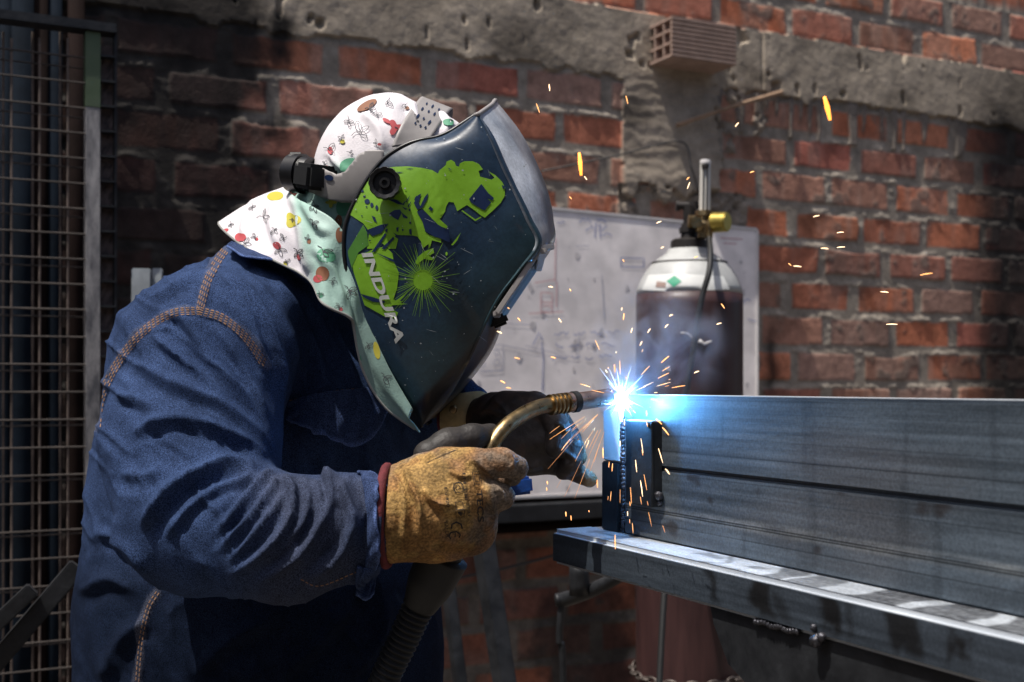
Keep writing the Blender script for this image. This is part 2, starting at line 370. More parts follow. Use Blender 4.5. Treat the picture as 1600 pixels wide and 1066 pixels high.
H = H + smear * bm_ * .0015; H = np.maximum(H, drip * .012)
low = 2.030 + .010 * fbm(p3 * [9, 1, 1] + 2, 3) - .02 * np.maximum(0, vnoise(p3 * [30, 1, 1]))
cb = (Zw > low) & (Zw < 2.213 + .006 * n1)
patch = (S > .345 + .012 * n1) & (S < .69 + .04 * n1) & (Z > 1.70 + .05 * n1 + .03 * vnoise(p3 * [25, 1, 1])) & (Z <= low + .01)
rag = (S > .33) & (S < .78) & (Z > 1.56) & (Z < 1.72) & (n1 + .6 * n3 > -.12)
rag |= (S > .66) & (S < .86) & (Z > 1.84) & (Z < 2.03) & (n1 + .5 * n3 > 0.02)
hc = .013 + .002 * n3 + .0018 * n1 + .0010 * n2 - .004 * (np.abs(S - .83) < .003) - .02 * sstep(.38, .5, fbm(p3 * [28, 16, 1] + 40, 3))
H = np.where(cb, hc + .004 * sstep(.83, .84, S), H)
H = np.where(patch, .013 + .003 * n3 + .0007 * np.sin(Z * 170 + n1 * 6) + .001 * n2 + .01 * sstep(1.80, 1.72, Z), H)
H = np.where(rag, .004 + .020 * n1 + .012 * n2, H)
cset = np.array([[.44, .155, .085], [.38, .14, .085], [.33, .17, .12], [.40, .14, .10], [.30, .18, .14], [.48, .19, .11], [.33, .14, .10]])
bc = cset[(r1 * 6.99).astype(int)] * (.98 + .42 * r3[..., None])
lime = sstep(-.05, .5, n4 * .6 + n3 * .9 + .05)[..., None]
bc = bc * (1 - .42 * lime) + np.array([.38, .28, .23]) * .42 * lime
bc = bc * (1 - .35 * sstep(.2, .5, fbm(p3 * 9 + 50, 3))[..., None])
bc = np.where((Z > 2.22)[..., None], bc * [1.12, 1.06, 1.0], bc)  # rows above the beam: their brighter light put into the brick colour
mc = np.array([.33, .285, .235]) * (1 + .3 * n1[..., None])
col = mc * (1 - bm_[..., None]) + bc * bm_[..., None]
sm = (smear * bm_ * .75)[..., None]; col = col * (1 - sm) + np.array([.215, .17, .14]) * sm
dr = np.clip(drip, 0, 1)[..., None]; col = col * (1 - dr) + np.array([.20, .17, .145]) * dr
cc = np.array([.40, .335, .26]) * (1 + .25 * n3 + .25 * n1)[..., None]
cc = cc * (1 - .45 * sstep(.12, .45, fbm(p3 * [5, 12, 1] + 70, 4))[..., None])
col = np.where((cb | patch)[..., None], cc, col); col = np.where(patch[..., None], cc * [.86, .86, .88], col)
col = np.where(rag[..., None], np.array([.24, .20, .16]) * (1 + .5 * n1[..., None]), col)
sootR = sstep(1.56, 1.84, S + .05 * n3 + .03 * n1) * (1 - .6 * sstep(1.98, 2.14, Z + .05 * n3)) * (1 - sstep(2.17, 2.26, Z))
sootL = (1 - sstep(-.72, -.57, S + .14 * n3 + .10 * n1 + .25 * sstep(1.98, 1.85, Z) * 0 + .10 * sstep(2.0, 2.2, Z)))
smg = np.exp(-((S - .87 + .02 * n1) / .022) ** 2) * sstep(1.36, 1.26, Z) * sstep(1.10, 1.16, Z)
blk = sstep(.16, 0, np.abs(S - .22 + .1 * n1) - .10) * sstep(.62, .56, Z) * sstep(.20, .30, Z)
soot_shade = np.clip(np.maximum.reduce([sootR, sootL, .85 * smg, .9 * blk, .55 * sstep(.95, .6, Z + .05 * n3)]), 0, 1)  # last term: shade on the lower wall put into the colour
soot_shade = soot_shade * (.94 - .05 * n1)
col = col * (1 - soot_shade[..., None]) + np.array([.016, .015, .015]) * (1 + .5 * n1[..., None]) * soot_shade[..., None]
col = np.clip(col, .006, .9)
pos = U * (1.4375 + S)[..., None] + T * (TW + H)[..., None] + np.array([0, 0, 1]) * Z[..., None]
pos = pos.reshape(-1, 3); col = col.reshape(-1, 3); fq = gridf(*S.shape)[:, ::-1]
isb = (cb | patch).reshape(-1); fb = isb[fq].sum(1) >= 3
def sub(mask, name, m, par):
    f = fq[mask]; used, inv = np.unique(f, return_inverse=True)
    return mesh(name, pos[used], inv.reshape(f.shape), m, par, True, col[used])
wall = thing('brick_wall', 'rough red brick wall with concrete beam and sooty black ends behind the welder', 'wall', loc=tuple(W3(1.44, TW, 0)))
Wi = Matrix.Translation(wall.location).inverted()
def par(o, p):                                # parent while keeping world coordinates
    o.parent = p; o.matrix_parent_inverse = Matrix.Translation(p.location).inverted(); return o
par(sub(~fb, 'brickwork', M['brick'], None), wall); par(sub(fb, 'concrete_beam', M['concrete'], None), wall)
par(MB().obox(-3.5, 7.4, TW - .22, TW - .035, 0, 3.27, 0).build('backing', M['concrete']), wall)
for o in wall.children:
    if o.name.startswith('backing'):
        a = o.data.color_attributes.new('col', 'FLOAT_COLOR', 'POINT')
        for d in a.data: d.color = (.18, .15, .13, 1)

# ---- added walls behind and beside the camera, holding off sky light
for nm, a, lb in (('sky_block_wall', (-3.6, 7.5, 2.3, 2.5, 0, 3.4), 'added plain rendered wall behind the camera, blocking sky light'), ('sky_block_wall', (-3.8, -3.6, TW - .2, 2.5, 0, 2.6), 'added plain rendered wall on the left side, blocking sky light')):
    m = MB(); m.obox(*a, 0); o = tag(m.build(nm, M['plaster']), lb, 'wall')

# ---- hollow clay block sticking out of the beam
t1 = TW + .125; ua = upx(1050, t1); ub = upx(1151, t1); zt = zpy(1050, 24, t1); zb = zpy(1050, 88, t1)
hb_ = thing('hollow_brick', 'ridged hollow clay brick sticking out of the concrete beam', 'brick', loc=tuple(W3(ua, t1, zb)))
m = MB(); n = 9
for i in range(n):                            # grooved front
    a = zb + (zt - zb) * (i + .12) / n; b = zb + (zt - zb) * (i + .88) / n
    m.obox(ua + .001, ub, t1 - .010, t1, a, b, .0012)
m.obox(ua + .002, ub - .002, t1 - .012, t1 - .004, zb, zt, 0)
m.obox(ua, ub, t1 - .15, t1 - .005, zt - .009, zt - .0005, .001).obox(ua, ub, t1 - .15, t1 - .005, zb + .0005, zb + .009, .001).obox(ua, ub, t1 - .15, t1 - .142, zb + .006, zt - .006, .001)
for fr in (.36, .67): m.obox(ua + .001, ub - .001, t1 - .148, t1 - .006, zb + (zt - zb) * fr - .003, zb + (zt - zb) * fr + .003, 0)
for tt in (.045, .09): m.obox(ua + .0015, ub - .0015, t1 - tt - .003, t1 - tt + .003, zb + .003, zt - .003, 0)
par(m.build('clay_body', M['hollow_brick']), hb_)
par(MB().obox(ua + .05, ub - .01, t1 - .141, t1 - .011, zb + .01, zt - .01, 0).build('cavity_shade', M['hollow_shade']), hb_)  # dark block: the shade inside the hollow put into its colour

# ---- stick and wires on the wall
V, f = tube([Pt(1058, 196, TW + .03), Pt(1140, 168, TW + .05), Pt(1222, 144, TW + .03)], [.006, .005, .007], 8)
tag(mesh('wooden_stick', V, f, M['wood']), 'thin brown wooden stick jammed across the broken mortar', 'stick')
V, f = tube([Pt(845, 268, TW + .02), Pt(960, 244, TW + .05), Pt(1062, 221, TW + .03), Pt(1080, 262, TW + .05), Pt(1092, 300, TW + .03)], .0028, 6)
tag(mesh('bent_wire', V, f, M['wire']), 'thin dark bent wire hanging on the wall left of the gas regulator', 'wire')

# ---- whiteboard leaning on the wall
tb = TW + .10
wb = thing('whiteboard', 'dirty whiteboard covered in blue and red marker sketches leaning on the wall', 'whiteboard', loc=tuple(Pt(880, 778, tb)))
c = [Pt(500, 290, TW + .05), Pt(1183, 359, TW + .05), Pt(1183, 762, tb), Pt(500, 790, tb)]
nb = T * .012
def plate(c, off, nth, name, mt):
    v = [q + T * off for q in c] + [q + T * (off - nth) for q in c]
    return mesh(name, v, [(3, 2, 1, 0), (4, 5, 6, 7), (0, 1, 5, 4), (1, 2, 6, 5), (2, 3, 7, 6), (3, 0, 4, 7)], mt, None, False)
pl = par(plate(c, 0, .012, 'panel', M['board']), wb)
fm = MB()
for a, b in zip(c, c[1:] + c[:1]): fm.bar(a - T * .004, b - T * .004, .010, .014, .002, up=tuple(T))
par(fm.build('frame', M['board_frame']), wb)
bvb = bvh_obj(pl)
def wr(x, y, w, n, h=6, sl=.0):               # a line of illegible marker handwriting
    q = []; a = x
    while a < x + w:
        k = random.randint(3, 6)
        q.append([(a + i * 3.1, y + (a - x) * sl + random.uniform(-h / 2, h / 2)) for i in range(k + 2)]); a += (k + 2) * 3.1 + 5
    return q
def draw(name, lines, w, mt, bv=bvb, off=.0012, par_=wb):
    V, f = merge2([stroke(l, w, 6) for l in lines]); o = project(name, V, f, bv, off, mt); 
    if o and par_: par(o, par_)
    return o
bx = lambda x0, y0, x1, y1: [(x0, y0), (x1, y0 + 1), (x1 - 1, y1), (x0, y1 - 1), (x0, y0)]
L = wr(905, 345, 48, 6, 7, .05) + wr(915, 357, 38, 5, 9) + wr(870, 348, 18, 3) + wr(940, 368, 22, 3)
L += [[(931, 348), (929, 372)], [(936, 350), (938, 372)], bx(970, 403, 1006, 418)] + wr(866, 522, 84, 5, 8, -.02) + wr(868, 540, 80, 5, 8, -.02) + wr(864, 560, 84, 5, 8, -.02)
L += [[(846, 535), (849, 560), (847, 612)], [(848, 588), (848, 608)], [(832, 540), (842, 520), (848, 532)]] + wr(1168, 500, 14, 3) + wr(1160, 470, 14, 3) + wr(1004, 470, 30, 2)
draw('blue_marker', L, 1.5, M['ink_blue'])
draw('red_marker', [bx(845, 457, 863, 488), [(826, 490), (880, 487)], [(845, 472), (863, 473)], [(868, 372), (867, 440)], [(835, 442), (868, 437)], [(870, 440), (869, 480)], [(1125, 372), (1160, 374)], [(1130, 380), (1150, 381)]] + wr(848, 478, 12, 2), 1.4, M['ink_red'])
circ = lambda x, y, r, n=14: [(x + r * math.cos(a), y + r * math.sin(a)) for a in np.linspace(0, 6.283, n)]
draw('grey_marker', [bx(744, 538, 786, 580), circ(776, 551, 4), circ(776, 567, 5), circ(754, 570, 4), [(786, 540), (850, 552)], [(750, 583), (786, 578)], [(900, 385), (920, 384)], [(830, 620), (1000, 612)], [(780, 505), (830, 508)], [(940, 430), (944, 500)], [(820, 540), (900, 560), (906, 520)]] + wr(800, 640, 50, 3), 1.2, M['ink_grey'])
V = []; Fq = []
for i in range(90):                          # smudges
    x, y = random.uniform(700, 1175), random.uniform(370, 765); r = random.uniform(1, 6); k = 9
    V.append(([(x + r * random.uniform(.5, 1.1) * math.cos(a), y + r * random.uniform(.6, 1.6) * math.sin(a)) for a in np.linspace(0, 6.283, k, endpoint=False)], [tuple(range(k))]))
par(project('grime_spots', *merge2(V), bvb, .0006, M['grime']), wb)

# ---- steel rails below the board
a, b = upx(430, TW), upx(1250, TW)
z1 = zpy(880, 783, TW + .1)
tag(MB().obox(a, b, TW + .02, TW + .15, z1 - .045, z1 - .001, .003).build('steel_rail', M['black_steel']), 'flat black steel rail that the whiteboard stands on', 'rail')
V, f = tube([W3(a, TW + .10, z1 - .062), W3(b, TW + .10, z1 - .062)], .016, 16, 4)
tag(mesh('grey_pipe', V, f, M['pipe_brown']), 'long thin horizontal pipe fixed along the wall under the black rail', 'pipe')
V, f = tube([Pt(700, 906, TW + .04), Pt(790, 888, TW + .05), Pt(866, 868, TW + .04)], .004, 8)
tag(mesh('thin_rod', V, f, M['wire']), 'thin grey rod lying slanted across the lower brick wall behind the bench end', 'rod')

# ---- gas cylinder
cx = P(1077, 601, 2.61); cb0 = np.array([cx[0], cx[1], 0])
gc = thing('gas_cylinder', 'tall dark brown welding gas cylinder with white shoulder and brass regulator', 'gas cylinder', loc=tuple(cb0))
V, f = lathe(cb0, [(0, .10), (.012, .112), (.03, .1155), (.5, .1155), (1.0, .1155), (1.32, .1155), (1.345, .1152)]); par(mesh('body', V, f, M['bottle'], None), gc)
V, f = lathe(cb0, [(1.3455, .1148), (1.36, .1125), (1.378, .105), (1.395, .095), (1.412, .081), (1.425, .066), (1.436, .050), (1.444, .046)]); sh = par(mesh('shoulder', V, f, M['bottle_white'], None), gc)
V, f = lathe(cb0, [(1.436, .040), (1.440, .041), (1.462, .040), (1.466, .034)]); co_ = par(mesh('neck_ring', V, f, M['dark_cast'], None), gc); co_.data.set_sharp_from_angle(angle=.6)
def pc(x, y, d=2.61): return P(x, y, d)
m = MB(); m.cyl(pc(1077, 380), pc(1077, 350), .020, .017).cyl(pc(1077, 358), pc(1077, 322), .0125, .014).cyl(pc(1077, 364), pc(1077, 356), .024, n=6)
m.cyl(pc(1057, 322), pc(1092, 321), .0085).cyl(pc(1056, 322), pc(1062, 322), .011).cyl(pc(1083, 327), pc(1083, 316), .012)
par(m.build('valve', M['dark_cast'], None, True), gc)
m = MB(); m.cyl(pc(1075, 346, 2.58), pc(1094, 347, 2.58), .014, n=6).cyl(pc(1100, 338, 2.57), pc(1100, 372, 2.57), .014).cyl(pc(1088, 352, 2.57), pc(1118, 352, 2.57), .0155).cyl(pc(1100, 330, 2.57), pc(1100, 338, 2.57), .019, n=8).cyl(pc(1108, 345, 2.56), pc(1108, 372, 2.56), .008).cyl(pc(1088, 347, 2.60), pc(1088, 347, 2.52), .012)
par(m.build('regulator', M['brass'], None, True), gc)
m = MB(); m.cyl(pc(1114, 348, 2.57), pc(1137, 347, 2.55), .022, .021, 28, .002); par(m.build('gauge', M['yellow_brass'], None, True), gc)
m = MB(); m.cyl(pc(1101, 334, 2.57), pc(1102, 256, 2.57), .0125, .0115, 20); fmt = par(m.build('flow_tube', M['clear'], None, True), gc)
m = MB(); m.cyl(pc(1102, 256, 2.57), pc(1102, 250, 2.57), .0125, .011, 20, .001); k = par(m.build('tube_cap', M['board_frame'], None, True), gc)
m = MB(); m.cyl(pc(1102, 262, 2.558), pc(1102, 257, 2.558), .0078).cyl(pc(1098.5, 330, 2.557), pc(1099, 262, 2.557), .0012).cyl(pc(1104, 330, 2.557), pc(1105, 262, 2.557), .0012)
par(m.build('scale_marks', M['dark_cast']), gc)
V, f = tube([pc(1108, 372, 2.55), pc(1110, 395, 2.50), pc(1108, 425, 2.47), pc(1098, 460, 2.465), pc(1090, 500, 2.465), pc(1083, 550, 2.465), pc(1073, 610, 2.46), pc(1066, 700, 2.47), pc(1040, 900, 2.35), pc(1020, 1300, 2.2)], .0062, 10)
tag(mesh('gas_hose', V, f, M['rubber']), 'thin black rubber hose hanging from the regulator down the cylinder', 'hose')
bvs = bvh_obj(sh)
lab = project('paper_label', *fill([(1014, 430), (1060, 428), (1130, 432), (1140, 452), (1060, 456), (1003, 453)], 5), bvs, .0008, M['label_white']); par(lab, gc)
par(project('label_diamond', *fill([(1054, 431), (1065, 440), (1053, 449), (1042, 440)], 4), bvs, .0016, M['label_green']), gc)
par(project('label_mark', *fill([(1027, 440), (1041, 442), (1040, 450), (1025, 449)], 4), bvs, .0016, M['label_brown']), gc)
V, f = tube([cb0 + [.0805 * math.cos(a), .0805 * math.sin(a), 1.4145 + .002 * math.sin(a)] for a in np.linspace(0, 6.283, 24)], .0022, 6, 60)
par(mesh('neck_wire', V, f, M['wire']), gc)
bvc = bvh_obj([o for o in gc.children if o.name.startswith('body')][0])
o = project('tape_scrap', *merge2([stroke([(1064, 520), (1075, 521), (1086, 533), (1098, 537)], 2), stroke([(1092, 532), (1100, 538), (1111, 533)], [5, 4, 3]), stroke([(1040, 575), (1048, 580), (1046, 572)], 1)]), bvc, .003, M['board_frame'], None, .003); par(o, gc)
# chain round the cylinder
parts = []
for i in range(34):
    a = i / 34 * 2 * math.pi; R = .1235; c_ = cb0 + [R * math.cos(a), R * math.sin(a), .532 + .006 * math.cos(a - 1)]
    tt = Vector((-math.sin(a), math.cos(a), 0)); rr = Vector((math.cos(a), math.sin(a), 0)); up = Vector((0, 0, 1)) if i % 2 else rr
    parts.append(tube([c_ + np.array(tt * (.0145 * math.cos(b)) + up * (.0068 * math.sin(b))) for b in np.linspace(0, 6.283, 9)], .0026, 6, 14, caps=False))
tag(mesh('chain', *join(parts), M['chain']), 'steel link chain around the lower part of the brown cylinder', 'chain')

# ---- steel pieces leaning in the gap under the board
def leaner(name, x0, y0, x1, y1, d0, w, h, mt, label, cat, group=None):
    a = P(x0, y0, d0); sl_ = (x1 - x0) / (y1 - y0); dg = d0 - .22; yg = 601 + CH * F / dg; b = P(x0 + sl_ * (yg - y0) * .96, yg, dg)
    m = MB(); m.bar(a, b, w, h, .002); return tag(m.build(name, mt), label, cat, group)
leaner('square_tube', 748, 800, 790, 1066, 2.45, .036, .036, M['black_steel'], 'thick grey square tube leaning behind the yellow glove', 'steel tube')
leaner('square_tube', 690, 830, 720, 1066, 2.55, .024, .024, M['black_steel'], 'thin dark square tube leaning close beside the belly of the jacket', 'steel tube')
tag(MB().bar(P(221, 421, 2.35), P(214, 1300, 2.2), .036, .02, .002).build('steel_channel', M['galv']), 'pale galvanised channel standing upright just behind the denim shoulder, the left one', 'steel channel')
tag(MB().bar(P(246, 421, 2.38), P(240, 1300, 2.2), .020, .02, .002).build('steel_channel', M['galv']), 'narrow pale channel mostly hidden by the denim shoulder, right of the wider one', 'steel channel')
# clamp stand below the bench
m = MB(); V, f = tube([P(868, 938, 2.2), P(885, 936, 2.2), P(930, 920, 2.15), P(985, 893, 2.1), P(1040, 880, 2.05)], [.012, .014, .013, .011, .01], 10)
V2, f2 = tube([P(878, 938, 2.2), P(874, 1000, 2.2), P(880, 1066, 2.2), P(882, 1590, 2.18)], .0065, 10); V3, f3 = tube([P(905, 880, 2.15), P(905, 930, 2.15)], .018, 10, 4)
tag(mesh('bar_clamp', *join([(V, f), (V2, f2), (V3, f3)]), M['black_steel']), 'dark bent bar clamp with a long rod below the bench end', 'clamp')

# ---- mesh gate at the left
tg = -2.42; xl = -170
gate = thing('mesh_gate', 'welded wire mesh gate with a peeling green and grey post', 'gate', loc=tuple(Pt(60, 1400, tg)))
u0, u1, u2, u3 = upx(xl, tg), upx(133, tg), upx(157, tg), upx(181, tg); zt = zpy(133, 48, tg)
zl = lambda y: zpy(60, y, tg)
par(MB().obox(u0, u3, tg - .03, tg + .012, zt, zt + .018, .001).build('top_rail', M['black_steel']), gate)
zs = zpy(145, 168, tg); par(MB().obox(u1, u2, tg - .028, tg + .004, zs, zt - .0005, .001).build('post_top', M['gate_green']), gate)
par(MB().obox(u1 + .0006, u2 - .0006, tg - .0275, tg + .0034, .05, zs, .001).build('post', M['gate_paint']), gate)
par(MB().obox(u3 - .003, u3 + .002, tg - .02, tg + .003, .05, zt - .001, .001).build('edge_strip', M['black_steel']), gate)
m = MB(); y = 50
while y < 1250: z = zpy(170, y, tg); m.obox(u2 + .001, u3 - .001, tg - .02, tg + .006, z - .002, z + .002, 0); y += 39
par(m.build('rungs', M['black_steel']), gate)
v = []; nn = 90; zz = np.linspace(.1, zt - .02, nn)
gg = np.stack(np.meshgrid(np.linspace(u2 + .002, u3 - .004, 6), zz), -1).reshape(-1, 2)
pos_ = U * gg[:, :1] + T * (tg - .016 + .008 * np.abs(fbm(np.concatenate([gg * [50, 26], gg[:, :1] * 0], 1), 3)))[:, None] + np.array([0, 0, 1]) * gg[:, 1:]
par(mesh('rusty_plate', pos_, gridf(nn, 6)[:, ::-1], M['rust_plate']), gate)
m1 = MB(); m2 = MB(); m3 = MB()
for x in (-158, -114, -70, -26, 18, 62, 106):
    m3.cyl(Pt(x, 1300, tg), Pt(x, 60, tg), .0024, n=8)
for x in (-125, -82, -38, 5, 51, 94): m3.cyl(Pt(x, 1300, tg - .035), Pt(x, 50, tg - .035), .0024, n=8)
y = 76
for k in range(28):
    z = zpy(0, y, tg); m1.cyl(W3(u0, tg + .002, z), W3(u1, tg + .002, z), .0019, n=8)
    if k % 2 == 0: m2.cyl(W3(u0, tg - .033, z - .012), W3(u1, tg - .033, z - .012), .0016, n=8)
    y += 40.5 if y < 480 else 44
par(m3.build('upright_wires', M['mesh_rust'], None, True), gate); par(m1.build('front_mesh', M['mesh_wire'], None, True), gate); par(m2.build('back_mesh', M['mesh_wire'], None, True), gate)
for k, (x, r, mt, lb) in enumerate([(8, .014, 'pipe_blue', 'thin blue grey pipe furthest left behind the wire mesh'), (33, .026, 'pipe_blue', 'thick blue grey pipe standing behind the mesh beside the brown one'),
        (60, .018, 'pipe_brown', 'brown rusty pipe standing behind the mesh between two blue grey pipes'), (84, .016, 'pipe_blue', 'slim blue grey pipe just right of the brown pipe behind the mesh'), (116, .020, 'pipe_brown', 'dark brown pipe nearest the gate post behind the mesh')]):
    V, f = tube([Pt(x, 1420, TW + .10), Pt(x + 2, -60, TW + .06)], r, 14, 4)
    tag(mesh('steel_pipe', V, f, M[mt]), lb, 'pipe', 'pipes standing behind the mesh gate')
# black square tubes, lower left
tag(MB().bar(P(-160, 1215, 1.72), P(122, 884, 1.80), .027, .027, .002).build('black_tube', M['black_steel']), 'longer black square tube slanting up in the lower left corner', 'steel tube')
tag(MB().bar(P(-160, 1120, 1.70), P(52, 920, 1.76), .022, .022, .002).build('black_tube', M['black_steel']), 'shorter black square tube lying above the longer one at lower left', 'steel tube')

# ================================================================ BENCH AND WORKPIECES
UB, UF = .721, .670; ZT = CH - .1709; TE = tpx(975, UB)
bench = thing('welding_bench', 'steel welding bench frame with paint stained top edge', 'workbench', loc=tuple(W3(.9, -.6, 0)))
te = tpx(863, UF)
m = MB(); m.obox(UF, UF + .10, te, .42, ZT - .040, ZT, .004); fr = par(m.build('front_rail', M['steel_top'], None, True), bench)
par(MB().obox(UF - .0012, UF + .004, te + .004, .415, ZT - .0365, ZT - .0045, .0005).build('rail_face', M['steel']), bench)
par(MB().obox(UF + .62, UF + .72, te, .42, ZT - .040, ZT, .004).build('back_rail', M['steel']), bench)
m = MB()
for tt in (te + .01, -.55, .36): m.obox(UF + .10, UF + .62, tt, tt + .05, ZT - .040, ZT - .002, .003)
par(m.build('cross_members', M['steel']), bench)
for tt in (-.38, .36):
    for uu in (UF + .02, UF + .65): par(MB().obox(uu, uu + .05, tt, tt + .05, 0, ZT - .0405, .003).build('leg', M['black_steel']), bench)
# black gusset beam below the rail
def uz(px, py, u): return (tpx(px, u), zpu(px, py, u))
ug = UF + .004; poly = [uz(1110, 952, ug), uz(1115, 975, ug), uz(1138, 1038, ug), uz(1170, 1072, ug), (.30, ZT - .14), (.30, ZT - .0405)]
poly[0] = (poly[0][0], ZT - .0405)
v = [W3(ug, a, b) for a, b in poly] + [W3(ug + .05, a, b) for a, b in poly]; k = len(poly)
par(mesh('gusset', v, [tuple(range(k)), tuple(range(2 * k - 1, k - 1, -1))] + [(i, i + k, (i + 1) % k + k, (i + 1) % k) for i in range(k)], M['black_steel'], None, False), bench)
V, f = tube([W3(UF + .03, te - .014, ZT - .018), W3(UF + .03, te + .004, ZT - .018)], [.010, .012, .012], 16, 8); par(mesh('end_stub', V, f, M['dark_cast']), bench)
bvf = bvh_obj(fr)
def face_sheet(name, fn, a0, a1, t0, t1, colf, parent, da=.0022, dt=.0022):
    """a thin coloured skin on a steel face; fn(a, t) gives the point, colf the mill scale, paint and soot on it"""
    A, T_ = np.meshgrid(np.linspace(a0, a1, max(3, int((a1 - a0) / da))), np.linspace(t0, t1, int((t1 - t0) / dt)), indexing='ij')
    v = fn(A[..., None], T_[..., None]).reshape(-1, 3); f = gridf(*A.shape)
    o = mesh(name, v, f, M['streaked'], None, True, np.clip(colf(A, T_), .004, .95).reshape(-1, 3)); return par(o, parent)
Z3 = np.array([0, 0, 1.])
def wob(A, T_, ka, kt, ph=0, o=3): return fbm(np.stack([A * ka, T_ * kt, A * 0 + ph], -1), o)
xs = lambda t, u: 800 + F * (.8969 * u + .4423 * t) / (.4423 * u - .8969 * t)
def bands(T_, u, lst, A, soft=3.):
    X = xs(T_, u) + 34 * wob(A, T_, 26, 16, 3) + 260 * (A - A.min()) ; r = 0
    for x0, x1, k in lst: r = np.maximum(r, k * sstep(x0 - soft, x0 + soft, X) * sstep(x1 + soft, x1 - soft, X))
    return r
def top_col(A, T_):
    n = wob(A, T_, 40, 9)[..., None]; c = np.array([.56, .60, .64]) * (1 + .3 * n)  # pale base carries the sun and sky light on the rail top
    k = bands(T_, UF, [(1168, 1206, .8), (1215, 1262, .75), (1312, 1398, .95), (1425, 1500, .9), (1531, 1640, .9), (1088, 1096, .6), (940, 965, .25)], A)
    sp = sstep(-.25, .15, wob(A, T_, 420, 420, 8, 2)); k = k * (.72 + .28 * sp); k = np.maximum(k, .55 * sstep(.28, .42, wob(A, T_, 60, 30, 12)))[..., None]
    return c * (1 - k) + np.array([.055, .055, .06]) * k
def rail_col(A, T_):
    n = wob(A, T_, 260, 4)[..., None]; c = np.array([.055, .070, .090]) * (1 + .6 * n) * (1 + .35 * wob(A, T_, 20, 12, 4))[..., None]
    k = bands(T_, UF, [(1108, 1124, .8), (1188, 1222, .95), (1226, 1246, .6), (1294, 1322, .95), (1396, 1446, .9), (1496, 1540, .95), (1330, 1345, .5)], A, 7)
    k = (k * sstep(-.5, -.1, wob(A, T_, 60, 60, 5)) * sstep(ZT - .042, ZT - .026, A))[..., None]
    return c * (1 - k) + np.array([.012, .012, .013]) * k
face_sheet('top_skin', lambda a, t: U * a + T * t + Z3 * (ZT + .0006), UF + .0035, UF + .0505, te + .003, .41, top_col, bench)
face_sheet('face_skin', lambda a, t: U * (UF - .0018) + T * t + Z3 * a, ZT - .0362, ZT - .0048, te + .005, .41, rail_col, bench)
def blob(c, r, n=16, sq=(1, 1, 1), amp=.35):
    bm = bmesh.new(); bmesh.ops.create_icosphere(bm, subdivisions=3, radius=1); v = np.array([x.co[:] for x in bm.verts]); f = [tuple(q.index for q in p.verts) for p in bm.faces]; bm.free()
    v = v * (1 + amp * fbm(v * 2.5 + np.array(c) * 90, 3))[:, None] * r * np.array(sq); return v + np.array(c), f
q1 = W3(UF - .004, tpx(1282, UF), zpu(1282, 1000, UF)); parts = [blob(q1, .006), blob(q1 + T * .006 + [0, 0, .004], .004), blob(q1 - T * .004 + [0, 0, .010], .003)]
par(mesh('weld_blob', *join(parts), M['weld']), bench)
pts = [W3(UF + .001, tpx(x, UF), ZT - .0405 + .001 * math.sin(x)) for x in np.linspace(1180, 1245, 14)]
par(mesh('weld_bead', *join([blob(q, .003) for q in pts]), M['weld']), bench)

def tube_rect(name, z0, z1, t0, t1, label, group):
    o = MB().obox(UB, UB + .045, t0, t1, z0, z1, .0024).build(name, M['steel'], None, True); return tag(o, label, 'steel beam', group)
hB = .0795
low_ = tube_rect('rectangular_beam', ZT + .0005, ZT + hB, TE, .42, 'lower steel box beam with a pale weld seam line along its face', 'stacked box beams on the bench')
upp = tube_rect('rectangular_beam', ZT + hB + .0008, ZT + 2 * hB, TE, .42, 'upper steel box beam with a bright top edge on the stack', 'stacked box beams on the bench')
par(MB().obox(UB + .004, UB + .041, TE + .003, .415, ZT + 2 * hB - .0005, ZT + 2 * hB + .0006, 0).build('top_strip', M['steel_top']), upp)  # sunlit top face put in as a pale strip
zsm = zpu(1200, 832, UB) - ZT
def beam_col(seam):
    def fn(A, T_):
        a = A - A.min(); n = wob(A, T_, 240, 3, 2)[..., None]; b = wob(A, T_, 22, 9, 6)[..., None]; c = np.array([.098, .124, .152]) * (1 + .55 * n) * (1 + .45 * b)
        warm = sstep(.0, .4, wob(A, T_, 14, 5, 20))[..., None]; c = c * (1 - .4 * warm) + np.array([.11, .10, .10]) * .4 * warm
        for z, w_, k in ((.016, .0004, .6), (.033, .0005, .4), (.059, .0004, .5), (.0712, .0005, .6)): c = c * (1 - k * np.exp(-((a + .0006 * wob(A, T_, 1, 6, z * 90) - z) / w_) ** 2))[..., None]
        if seam:
            h = np.exp(-((a - zsm + .0) / .0052) ** 4) * (.45 + .7 * wob(A, T_, 200, 30, 7)); c = c + np.array([.15, .15, .14]) * np.clip(h * 1.3, 0, 1)[..., None]
            for z in (zsm, zsm - .0022): c = c * (1 - .85 * np.exp(-((a - z) / .0008) ** 2))[..., None]
            sp = sstep(.30, .48, wob(A, T_, 40, 26, 31))[..., None]; c = c * (1 - .75 * sp) + np.array([.035, .028, .026]) * .75 * sp
        drip_ = (sstep(.30, .5, wob(A, T_, 8, 60, 44)) * .22)[..., None]; return c * (1 - drip_)
    return fn
face_sheet('face_skin', lambda a, t: U * (UB - .0006) + T * t + Z3 * a, ZT + .0028, ZT + hB - .0026, TE + .004, .41, beam_col(True), low_, .0012, .0025)
face_sheet('face_skin', lambda a, t: U * (UB - .0006) + T * t + Z3 * a, ZT + hB + .0036, ZT + 2 * hB - .0030, TE + .004, .41, beam_col(False), upp, .0012, .0025)
